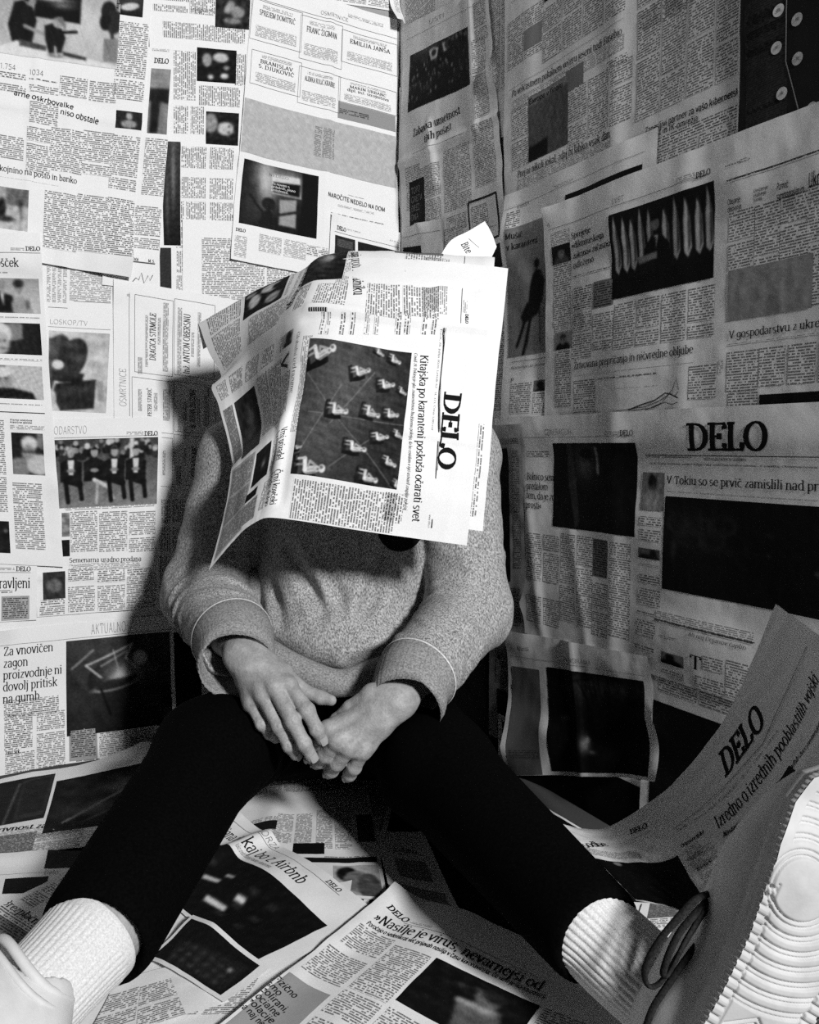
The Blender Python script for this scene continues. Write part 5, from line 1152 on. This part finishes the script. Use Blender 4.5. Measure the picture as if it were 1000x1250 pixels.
def shoe_parts(flip):
    L = .305; nx, ny = 300, 110
    # outsole: a relief of grooves
    tx = np.linspace(0, 1, nx); X = tx[:, None]*np.ones(ny); a_, b_ = out_half(tx); s_ = np.linspace(-1, 1, ny)
    Y = np.where(s_[None] < 0, s_[None]*b_[:, None], s_[None]*a_[:, None]); Xm = X*L
    edge = 1-np.abs(s_)[None]*np.ones((nx, 1)); wd = (a_+b_)[:, None]/2*edge          # metres in from the rim
    cx, cy = .205, .018; R = np.hypot(Xm-cx, Y-cy); relief = np.zeros_like(R)
    inner = wd > .012
    g = lambda q, w_: np.exp(-(q/w_)**2)
    relief -= .0030*(g(R-.0285, .0011)+g(R-.0245, .0010))
    for i in range(7):
        rr = .036+.0115*i
        relief -= np.where((wd > .009) & (np.abs(np.cos(np.arctan2(Y-cy, Xm-cx))) > .40-.02*i) & (Xm > .108), .0030*(g(R-rr, .0011)+.9*g(R-rr-.0034, .0010)), 0)
    relief -= np.where((wd < .009) & (np.cos(Xm*2*math.pi/.0075) > .3) & (Xm < .20), .0022, 0)
    relief -= .0022*g(wd-.0095, .0009)*(Xm < .2)
    mid = inner & (Xm <= .105) & (Xm > .062)
    for q in (0, .012, .024): relief -= np.where(inner & (Xm < .112), .0030*(g((Xm-.10+q)+np.abs(Y)*.75, .0013)+.9*g((Xm-.1045+q)+np.abs(Y)*.75, .0011)), 0)
    relief -= np.where(inner & (Xm < .06), .0018*g(np.mod(Xm, .009)-.0045, .0011), 0)
    relief += .0012*g(R, .010)
    curl = .030*smooth(.66, 1.0, X)+.008*smooth(.12, 0, X)
    Zb = curl-relief-.0015*(1-edge)**6*0
    Vb = np.stack([Xm, Y*flip, Zb], -1).reshape(-1, 3); idb = np.arange(nx*ny).reshape(nx, ny)
    Fb = np.stack([idb[:-1, :-1], idb[:-1, 1:], idb[1:, 1:], idb[1:, :-1]], -1).reshape(-1, 4)
    # foxing wall with toothed lower edge
    ring = np.concatenate([np.stack([tx*L, -b_], 1), np.stack([tx*L, a_], 1)[::-1]]); cz = .030*smooth(.66, 1.0, ring[:, 0]/L)+.008*smooth(.12, 0, ring[:, 0]/L)
    dsts = np.concatenate([[0], np.cumsum(np.hypot(*np.diff(ring, axis=0).T))]); n_ = 900
    t_ = np.linspace(0, dsts[-1], n_, endpoint=False); rx = np.interp(t_, dsts, ring[:, 0]); ry = np.interp(t_, dsts, ring[:, 1]); rz = np.interp(t_, dsts, cz)
    c0 = A([.15, 0]); dirx, diry = rx-np.interp(rx, [0, .03, .28, .305], [.03, .03, .27, .27]), ry; nn = np.hypot(dirx, diry)+1e-6; dirx, diry = dirx/nn, diry/nn
    th = np.cos(t_*2*math.pi/.0050)
    rows = [(.000, .0004+.0005*(th > 0)), (.004, .0010+.0006*(th > 0)), (.008, .0010+.0005*(th > 0)), (.0085, .0002+0*th), (.012, .0012+0*th), (.020, .0002+0*th), (.028, -.002+0*th), (.031, -.006+0*th)]
    Vw = np.vstack([np.stack([rx+dirx*o, (ry+diry*o)*flip, rz+z*(1+.0*rx)], 1) for z, o in rows]); Fw = []
    for i in range(len(rows)-1):
        j = np.arange(n_); Fw.append(np.stack([i*n_+j, i*n_+(j+1) % n_, (i+1)*n_+(j+1) % n_, (i+1)*n_+j], 1))
    Fw = np.vstack(Fw)
    # upper
    f = Field((-.02, -.07, -.01), (.33, .07, .15), .0028); fl = lambda p: (p[0], p[1]*flip, p[2])
    f.ell(fl((.245, -.002, .052)), (.060, .047, .036), .02); f.ell(fl((.195, -.002, .055)), (.065, .049, .044), .03); f.ell(fl((.05, 0, .05)), (.052, .034, .05), .03)
    f.cone(fl((.06, 0, .055)), fl((.19, -.002, .06)), .036, .040, .03); f.cone(fl((.09, 0, .075)), fl((.175, -.002, .062)), .033, .034, .02)
    f.cone(fl((.045, 0, .075)), fl((.045, 0, .10)), .036, .037, .02); f.cone(fl((.035, 0, .06)), fl((.10, 0, .085)), .035, .036, .02)
    f.ell(fl((.22, -.002, .06)), (.05, .035, .012), .006); f.cone(fl((.055, 0, .085)), fl((.05, 0, .15)), .031, .036, .004, op='sub')
    f.warp(lambda X_, Y_, Z_: .0014*np.exp(-((X_-.215+.3*(Z_-.06))/.0018)**2)*(Z_ > .035)+.0012*np.exp(-((Z_-.045-.25*np.abs(X_-.12))/.0018)**2)*(X_ > .05)*(X_ < .19)+0*Y_)
    up = f.mesh(2)
    # tongue and collar roll
    ton = tube([fl((.165, -.001, .103)), fl((.135, -.001, .116)), fl((.112, 0, .124)), fl((.098, 0, .132))], [.020, .024, .025, .018], 24, .32, None, True, None, 4)
    an = np.linspace(0, 2*math.pi, 33); col = tube([fl((.052+.040*math.cos(q), .035*math.sin(q), .104+.018*math.cos(q)**2+.012*math.cos(q))) for q in an], [.0045]*33, 12, None, None, False); col2 = tube([fl((.055+.045*math.cos(q), .039*math.sin(q), .092+.020*math.cos(q)**2+.012*math.cos(q))) for q in an], [.0032]*33, 10, None, None, False); col = merge([col, col2])
    # lacing
    lac = []
    for i in range(4):
        x0 = .115+.021*i; z0 = .112-.0075*i
        lac.append(tube([fl((x0, -.026, z0-.017)), fl((x0+.006, -.013, z0)), fl((x0+.010, .0, z0+.004)), fl((x0+.014, .013, z0)), fl((x0+.020, .026, z0-.019))], [.003]*5, 8, .5, None, True, None, 4))
    return (Vb, Fb), (Vw, Fw), up, ton, col, lac
def set_shoe(parts, heel, ax, nrm, dark_bow):
    e1, e3 = ax, -nrm; e2 = np.cross(e3, e1); Mx = np.stack([e1, e2, e3], 0)
    to = lambda V: np.asarray(V)@Mx+heel
    (Vb, Fb), (Vw, Fw), up, ton, col, lac = parts
    flipw = True
    sh = link_mesh('shoe', to(up[0]), up[1], [M_UP], None, person, True)
    so = link_mesh('outsole', to(Vb), Fb, [M_OUT], None, sh, True)
    link_mesh('midsole', to(Vw), Fw, [M_MID], None, sh, True)
    link_mesh('tongue', to(ton[0]), ton[1], [M_UP], None, sh, True); link_mesh('collar', to(col[0]), col[1], [M_UP], None, sh, True)
    for v, f in [(to(v), f) for v, f in lac]+dark_bow: link_mesh('lace', v, f, [M_LACE], None, sh, True)
    return sh
Zs = (660, 900, 2.941)
def sz(x, y, d): return at(Zs[0]+x/Zs[2], Zs[1]+y/Zs[2], d)
def lace(pts, ds, r=.0036): return tube([sz(x, y, q) for (x, y), q in zip(pts, ds)], [r]*len(pts), 8, .55, None, True, None, 6)
bow = [lace([(640,552),(560,580),(500,640),(420,740),(375,830),(385,890),(430,880),(500,770),(580,640),(618,592)], [.665,.650,.645,.642,.640,.640,.640,.642,.648,.66]),
       lace([(600,585),(550,640),(500,700),(460,780),(440,850),(462,845),(520,730),(585,622)], [.655,.646,.642,.638,.636,.636,.640,.648]),
       lace([(640,592),(590,700),(520,800),(450,900),(400,980),(365,1080)], [.66,.648,.640,.635,.632,.630], .0032),
       lace([(520,805),(505,860),(510,920),(528,965)], [.642,.640,.640,.645], .0032)]
set_shoe(shoe_parts(-1), HEEL_R, SOLE_AX, SOLE_N, bow)
set_shoe(shoe_parts(1), HEEL_L, AX_L, N_L, [])
# ================================================================ newspapers that stand in the air: the one over the head, the one leaning on the right wall
def project(Pw):
    q = Pw-np.array([0, 0, CAM_H]); f = q[..., 1]*cP-q[..., 2]*sP; u = q[..., 1]*sP+q[..., 2]*cP
    return 500+1000*q[..., 0]/f, 625-1000*u/f
def catmull(A, t, knots):
    t = np.asarray(t, float); k = np.asarray(knots, float); i = np.clip(np.searchsorted(k, t, side='right')-1, 0, len(k)-2); h = k[i+1]-k[i]; f = (t-k[i])/h
    m = np.empty_like(A); m[1:-1] = (A[2:]-A[:-2])/(k[2:]-k[:-2]).reshape((-1,)+(1,)*(A.ndim-1)); m[0] = (A[1]-A[0])/(k[1]-k[0]); m[-1] = (A[-1]-A[-2])/(k[-1]-k[-2])
    sh = (-1,)+(1,)*(A.ndim-1); f = f.reshape(sh); h = h.reshape(sh)
    return (2*f**3-3*f**2+1)*A[i]+(f**3-2*f**2+f)*h*m[i]+(-2*f**3+3*f**2)*A[i+1]+(f**3-f**2)*h*m[i+1]
class Net(Page):
    """a bent sheet: rows of (x, y, distance) control points; rows run along v, columns along u"""
    def __init__(s, net, ku, kv, W, H, zoom, off=(0, 0, 0), nu=None, nv=None, wob=.0012, seed=0, crop=None, grey=PAPER, creases=()):
        s.zoom = zoom; ox, oy, sc = zoom
        A = np.array([[at(ox+(x+off[0])/sc, oy+(y+off[1])/sc, d+off[2]) for x, y, d in row] for row in net])
        nu = nu or int(W/.005); nv = nv or int(H/.005); u0, u1, v0, v1 = crop or (0, 1, 0, 1)
        G = catmull(A, np.linspace(v0, v1, nv+1), kv); G = catmull(np.swapaxes(G, 0, 1), np.linspace(u0, u1, nu+1), ku); G = np.swapaxes(G, 0, 1)
        U, V = np.meshgrid(np.linspace(0, 1, nu+1), np.linspace(0, 1, nv+1))
        N = np.cross(np.gradient(G, axis=0), np.gradient(G, axis=1)); N /= np.linalg.norm(N, axis=2, keepdims=True)+1e-12
        ex = wob*fnoise(U*W/.12, V*H/.12, seed, 2)+.0005*np.abs(fnoise(U*W/.035, V*H/.035, seed+3, 2))
        for (ua, va, ub, vb, wd, ht) in creases: ex = ex+ht*np.exp(-(_seg(U*W, V*H, ua*W, va*H, ub*W, vb*H)/wd)**2)
        G = G+N*ex[..., None]
        Sheet.__init__(s, G, W, H, grey)
        s.px_, s.py_ = project(s.P)
    def pt(s, x, y):
        ox, oy, sc = s.zoom; X, Y = ox+x/sc, oy+y/sc
        D = (s.px_-X)**2+(s.py_-Y)**2; i, j = np.unravel_index(np.argmin(D), D.shape); i = min(max(i, 1), s.nv-1); j = min(max(j, 1), s.nu-1)
        J = np.array([[(s.px_[i, j+1]-s.px_[i, j-1])/2, (s.px_[i+1, j]-s.px_[i-1, j])/2], [(s.py_[i, j+1]-s.py_[i, j-1])/2, (s.py_[i+1, j]-s.py_[i-1, j])/2]])
        try: d = np.clip(np.linalg.solve(J, [X-s.px_[i, j], Y-s.py_[i, j]]), -3, 3)
        except Exception: d = (0, 0)
        return ((j+d[0])/s.nu, (i+d[1])/s.nv)
    def R(s, x0, y0, x1, y1): a, b = s.pt(x0, y0), s.pt(x1, y1); return (a[0], a[1], b[0], b[1])

ZB = (230, 270, 2.5)
KU = [0, .19, .36, .45, .477, .542, .667, .725, .833, 1.0]   # across the open sheet, from behind the head (0) over the top to the lower edge (1); .45 is the spine
KV = [0, .25, .5, .64, .8, 1.0]                  # down the page: from the masthead edge to the loose end on the left
COLS = [  # each column of the net, given from masthead edge to loose end
 [(925,175,1.37),(650,165,1.38),(425,175,1.38),(335,240,1.38),(200,300,1.39),(45,390,1.40)],
 [(935,112,1.235),(650,94,1.225),(425,101,1.235),(342,156,1.25),(200,214,1.285),(30,312,1.33)],
 [(925,222,1.155),(640,190,1.14),(395,185,1.15),(300,232,1.19),(188,300,1.255),(62,398,1.31)],
 [(914,330,1.125),(640,296,1.105),(366,264,1.115),(262,325,1.165),(182,388,1.25),(100,476,1.31)],
 [(910,362,1.122),(637,332,1.10),(362,300,1.11),(262,355,1.160),(178,418,1.24),(71,503,1.285)],
 [(900,440,1.115),(630,410,1.09),(350,372,1.095),(258,432,1.165),(178,500,1.235),(92,562,1.265)],
 [(886,590,1.105),(614,555,1.072),(330,520,1.085),(266,572,1.155),(203,642,1.215),(136,737,1.225)],
 [(880,660,1.098),(604,625,1.065),(318,590,1.068),(262,640,1.075),(198,697,1.090),(132,758,1.110)],
 [(870,790,1.088),(592,745,1.055),(302,705,1.055),(246,752,1.070),(178,815,1.090),(112,872,1.115)],
 [(850,990,1.085),(562,950,1.055),(272,906,1.045),(212,916,1.055),(150,962,1.07),(64,1066,1.085)]]
NET = [[COLS[c][r] for c in range(10)] for r in range(6)]
paper = empty('newspaper', at(420, 450, 1.15)); tag(paper, 'open newspaper draped over the seated person\'s head, masthead turned sideways', 'newspaper')
p = Net(NET, KU, KV, .56, .47, ZB, wob=.0016, seed=3, creases=((.45,0,.45,.5,.007,.004),(.462,0,.472,.5,.010,-.003),(.74,0,.73,.2,.008,.003),(.2,.02,1,.06,.006,.0015),(.6,.5,.95,.5,.008,-.004)))
# front page, turned a quarter to the right
p.Hb(783,522,760,752,52,'DELO','mast',.06,(1,0)).Hb(709,408,683,916,24,'Kitajska po karanteni poskuša očarati svet','serif',.08,(1,0))
p.Hb(690,402,658,880,10,'Covid-19. Peking je glas znamenitemu lindskemu poletju, da bo covidom v igri ustvaril zaupljiv položaj','it',.2,(1,0))
p.Cu([(781,325),(776,420),(765,520),(764,640),(756,760),(742,936)],.0014,.2).Cu([(787,325),(770,480),(768,640),(760,760)],.0005,.3)
p.Hb(771,325,742,640,6,'Torek, 28. julija 2020. Letnik 62 - št. 173. Cena 1,80 eur','fine',.25,(1,0)).Hb(735,895,731,935,6,'www.delo.si','fine',.2,(1,0))
fig = []
def cv(x, y): return ((y-375-(680-x)*-.12)/430, (678-(x+(y-400)*.1))/335)
ops = [('g',.16,.26,'v'),('s',.3,.6,.3,.3,.34),('s',.7,.8,.2,.3,.30),('s',.85,.15,.3,.2,.14)]
for lx in (((345,440),(640,820)),((460,480),(330,700)),((430,740),(560,640)),((360,560),(660,600)),((560,440),(430,600))):
    (x0, y0), (x1, y1) = lx; a, b = cv(x0, y0), cv(x1, y1); ops.append(('l', a[0], a[1], b[0], b[1], .0035, .5))
for (x, y, k) in ((395,385,1.75),(520,440,1.1),(600,478,1.0),(650,498,.6),(455,560,1.2),(555,565,1.05),(618,568,.9),(510,680,1.2),(585,640,1.0),(640,632,.7),(548,770,1.15),(612,722,.9),(640,790,.7),(375,748,1.75),(330,682,.5),(575,378,.6),(625,400,.8)):
    X, Y = cv(x, y); q = .050*k; rot = math.radians(((X*977+Y*613) % 1-.5)*46); cr_, sr_ = math.cos(rot), math.sin(rot); tx = lambda a_, b_: (X+(a_*cr_-b_*sr_)*q, Y+(a_*sr_+b_*cr_)*q)
    l = lambda x0, y0, x1, y1, r, v: ('l', *tx(x0, y0), *tx(x1, y1), r*q, v)
    ops += [('p',[tx(-.3,-.5),tx(.9,-.5),tx(1.0,.5),tx(.9,2.1),tx(.5,2.1),tx(.4,.9),tx(-.3,.9)],.05),('p',[tx(-1.3,1.4),tx(.6,1.5),tx(.5,2.2),tx(-1.2,2.1)],.10),
            l(-.02,-.55,.12,.45,.44,.78),l(.28,-.5,.42,.4,.14,.5),l(-.3,-.45,-.62,.12,.16,.66),l(-.62,.12,-.2,.3,.13,.62),l(.1,.62,-.85,.72,.23,.9),l(-.85,.75,-.80,1.65,.16,.74),l(-.35,.95,-.34,1.75,.15,.58),l(-.98,1.7,-.72,1.72,.12,.3),l(-.45,1.8,-.2,1.8,.12,.25),('e',*tx(-.05,-1.18),.33*q,.36*q,.85),('e',*tx(-.17,-1.14),.15*q,.2*q,.42),l(-.02,-.8,.05,-.75,.1,.45),l(.02,-.3,.08,.35,.03,.5)]
p.I(682,402,312,770,ops+[('n',.05,9,3)],.0010)
p.T(640,835,305,905,1).T(662,835,590,915,1,'bold')
for x in (408,425,470,500,545,575,640,668,720,748): p.T(x+11,278,x-11,345,1,'fine' if x % 2 else 'bold')
p.B(368,262,424,275,.75); [p.Ru(370+7*i,262,370+7*i,275,.0018,.05) for i in range(8)]
# back page above the spine
p.I(778,107,632,158,[('g',.30,.42,'h'),('p',[(.1,.2),(.9,.45),(.95,.62),(.6,.6),(.1,.35)],.05),('n',.08,5,3)],.0016)
p.T(770,165,655,285,1).T(648,165,540,280,1).T(720,110,790,285,1,'fine'); p.Hb(497,97,505,226,22,'naja proti sovražniku','serif',.12,(1,0))
p.I(492,100,342,203,[('b',.1),('s',.4,.5,.3,.2,.4),('e',.5,.4,.1,.12,.55),('s',.2,.7,.2,.1,.45),('n',.12,5,3)],.002).T(490,190,372,250,1).T(476,100,486,190,1,'fine')
p.Ru(838,108,838,312).Hb(846,284,846,312,9,'DELO','bold',.1,(1,0)).T(840,240,850,280,1,'fine')
# the loose left part, laid out straight in page units
fu = lambda u: float(np.interp(u, [0, .45, .475, .53, .60, .66, .80, 1], [0, .45, .477, .542, .667, .725, .833, 1]))
fr = lambda r: (fu(r[0]), r[1], fu(r[2]), r[3])
p.text = lambda r, *a: Sheet.text(p, fr(r), *a); p.photo = lambda r, *a: Sheet.photo(p, fr(r), *a); p.box = lambda r, *a: Sheet.box(p, fr(r), *a)
p.along = lambda a, b, u, *k: Sheet.along(p, (fu(a[0]), a[1]), (fu(b[0]), b[1]), (fu(u[0]), u[1]), *k)
p.along((.24,.585),(.42,.60),(.24,.55),'prekmurskega','serif',.12); p.text((.22,.61,.42,.625),1,'fine'); p.text((.22,.645,.34,.66),1,'fine')
p.text((.215,.515,.34,.545),1); p.text((.36,.52,.44,.56),1); p.text((.36,.63,.44,.80),1)
p.photo((.215,.67,.345,.83), [('b',.07),('e',.25,.4,.2,.22,.72),('e',.72,.3,.17,.18,.6),('e',.55,.75,.24,.14,.75),('e',.2,.85,.12,.12,.5),('e',.3,.25,.12,.12,.08),('n',.15,5,8)], .002)
p.text((.21,.845,.31,.97),1); p.text((.32,.845,.44,.97),1)
p.along((.50,.525),(.60,.525),(.50,.515),'Globalni izid razume','fine',.15); p.photo((.487,.545,.52,.585), [('b',.62),('e',.4,.45,.35,.32,.06),('e',.9,.5,.25,.45,.1)], .0015); p.text((.487,.59,.52,.605),1,'bold'); p.along((.535,.585),(.56,.585),(.535,.55),'V','serif',.1)
p.text((.535,.59,.645,.66),1); p.text((.565,.535,.645,.585),1); p.text((.487,.64,.525,.70),1,'bold'); p.text((.485,.725,.525,.80),1); p.text((.485,.82,.525,.90),1,'bold'); p.text((.485,.92,.525,.975),1)
p.text((.535,.67,.645,.73),1); p.photo((.54,.75,.66,.90), [('g',.08,.2,'v'),('s',.4,.4,.2,.2,.5),('s',.6,.55,.1,.3,.4),('n',.08,5,3)], .002); p.text((.54,.915,.645,.98),1,None or 'body',.62)
p.along((.70,.545),(.82,.545),(.70,.515),'Vrni prizadel','serif',.12); p.along((.70,.585),(.82,.585),(.70,.555),'izdatnino','serif',.12); p.along((.85,.545),(.96,.545),(.85,.515),'Črni kovčeki','serif',.12); p.along((.85,.585),(.96,.585),(.85,.555),'bodo dolgo','serif',.12)
p.text((.70,.61,.82,.63),1,'bold'); p.text((.85,.61,.96,.65),1,'bold'); p.photo((.69,.65,.82,.76), [('b',.12),('s',.5,.4,.1,.1,.5),('n',.05,4,4)], .002)
p.box((.675,.775,.985,.975), .66); p.text((.685,.785,.775,.965),1,'body',.66); p.text((.785,.785,.875,.965),1,'body',.66); p.text((.885,.68,.975,.965),1,'body',.66); p.photo((.84,.70,.875,.78), [('b',.08)], .002)
for k_ in ('text', 'photo', 'box', 'along'): delattr(p, k_)
p.T(352,350,336,640,1,'fine')
p.build('front_sheet', paper)
# the sheets folded inside it
p = Net(NET, KU, KV, .42, .235, ZB, (46, -26, .014), wob=.0012, seed=9, crop=(.30, .985, 0.0, .5)); p.T(905,620,860,900,1); p.build('inner_sheet', paper)
p = Net(NET, KU, KV, .20, .235, ZB, (22, 36, .010), wob=.0012, seed=12, crop=(.22, .50, 0.0, .5)); p.build('inner_sheet', paper)
fl = [[(762,118,1.255),(800,60,1.262),(855,30,1.27),(905,0,1.28)],[(800,130,1.262),(850,95,1.268),(885,62,1.275),(925,35,1.285)],[(900,150,1.265),(915,128,1.27),(928,105,1.28),(941,78,1.288)]]
p = Net(fl, [0,.33,.66,1], [0,.5,1], .085, .075, ZB, wob=.0004, seed=4); p.Hb(832,70,850,100,22,'Bite','serif',.12,(.9,-.4)).Ru(868,45,880,90,.0005); p.build('inner_page_corner', paper)

# the front page leaning against the right wall
ZF = (590, 720, 2.439)
rows = [[(200,690,1.075),(350,712,1.05),(488,636,1.0),(600,540,.975),(740,345,.93),(870,42,.885)],
        [(330,800,.99),(455,812,.955),(572,790,.905),(735,660,.86),(905,410,.825),(1010,140,.805)],
        [(455,925,.905),(570,950,.865),(690,985,.80),(900,800,.765),(1060,520,.735),(1180,260,.715)]]
p = Net(rows, [0,.22,.42,.6,.8,1], [0,.5,1], .56, .46, ZF, wob=.0015, seed=21)
UPR = (-.72,-.7)
p.Hb(722,557,842,398,62,'DELO','mast',.06,UPR).Cu([(566,712),(640,660),(735,570),(835,458),(850,420),(905,300),(965,168)],.0014,.2)
p.Hb(575,722,880,420,8,'Torek, 17. marca 2020. Letnik 62 - št. 63. Cena 1,50 eur','fine',.2,UPR)
p.Hb(700,712,1000,270,34,'Izredno o izrednih pooblastilih vojski','serif',.08,UPR).Hb(715,738,1010,400,13,'Nastavi moje. Bo mandat potrjena hodale brez premisleka','bold',.15,UPR)
p.Hb(592,768,660,722,11,'Organizacijska','bold',.12,UPR).T(600,775,660,780,1,'bold').T(605,800,700,780,1).T(640,830,720,860,1,'fine').Hb(640,838,700,795,10,'Korona kriza','bold',.12,UPR).T(650,850,745,880,1)
p.I(735,755,960,560,[('b',.12),('s',.5,.5,.4,.3,.2),('n',.04,4,3)],.002)
p.Hb(440,728,490,708,14,'DELO','bold',.12,(-.1,-1)).Ru(300,745,495,715,.0005,.3).Hb(292,772,378,764,18,'Usodbe','serif',.12,(-.1,-1)).T(325,788,455,775,1,'bold')
p.I(330,800,690,975,[('b',.05),('e',.25,.06,.05,.05,.55),('n',.02,4,3)],.003)
tag(p.build('newspaper_front_page'), 'newspaper standing open against the right wall behind the tilted shoe', 'newspaper', GFL)
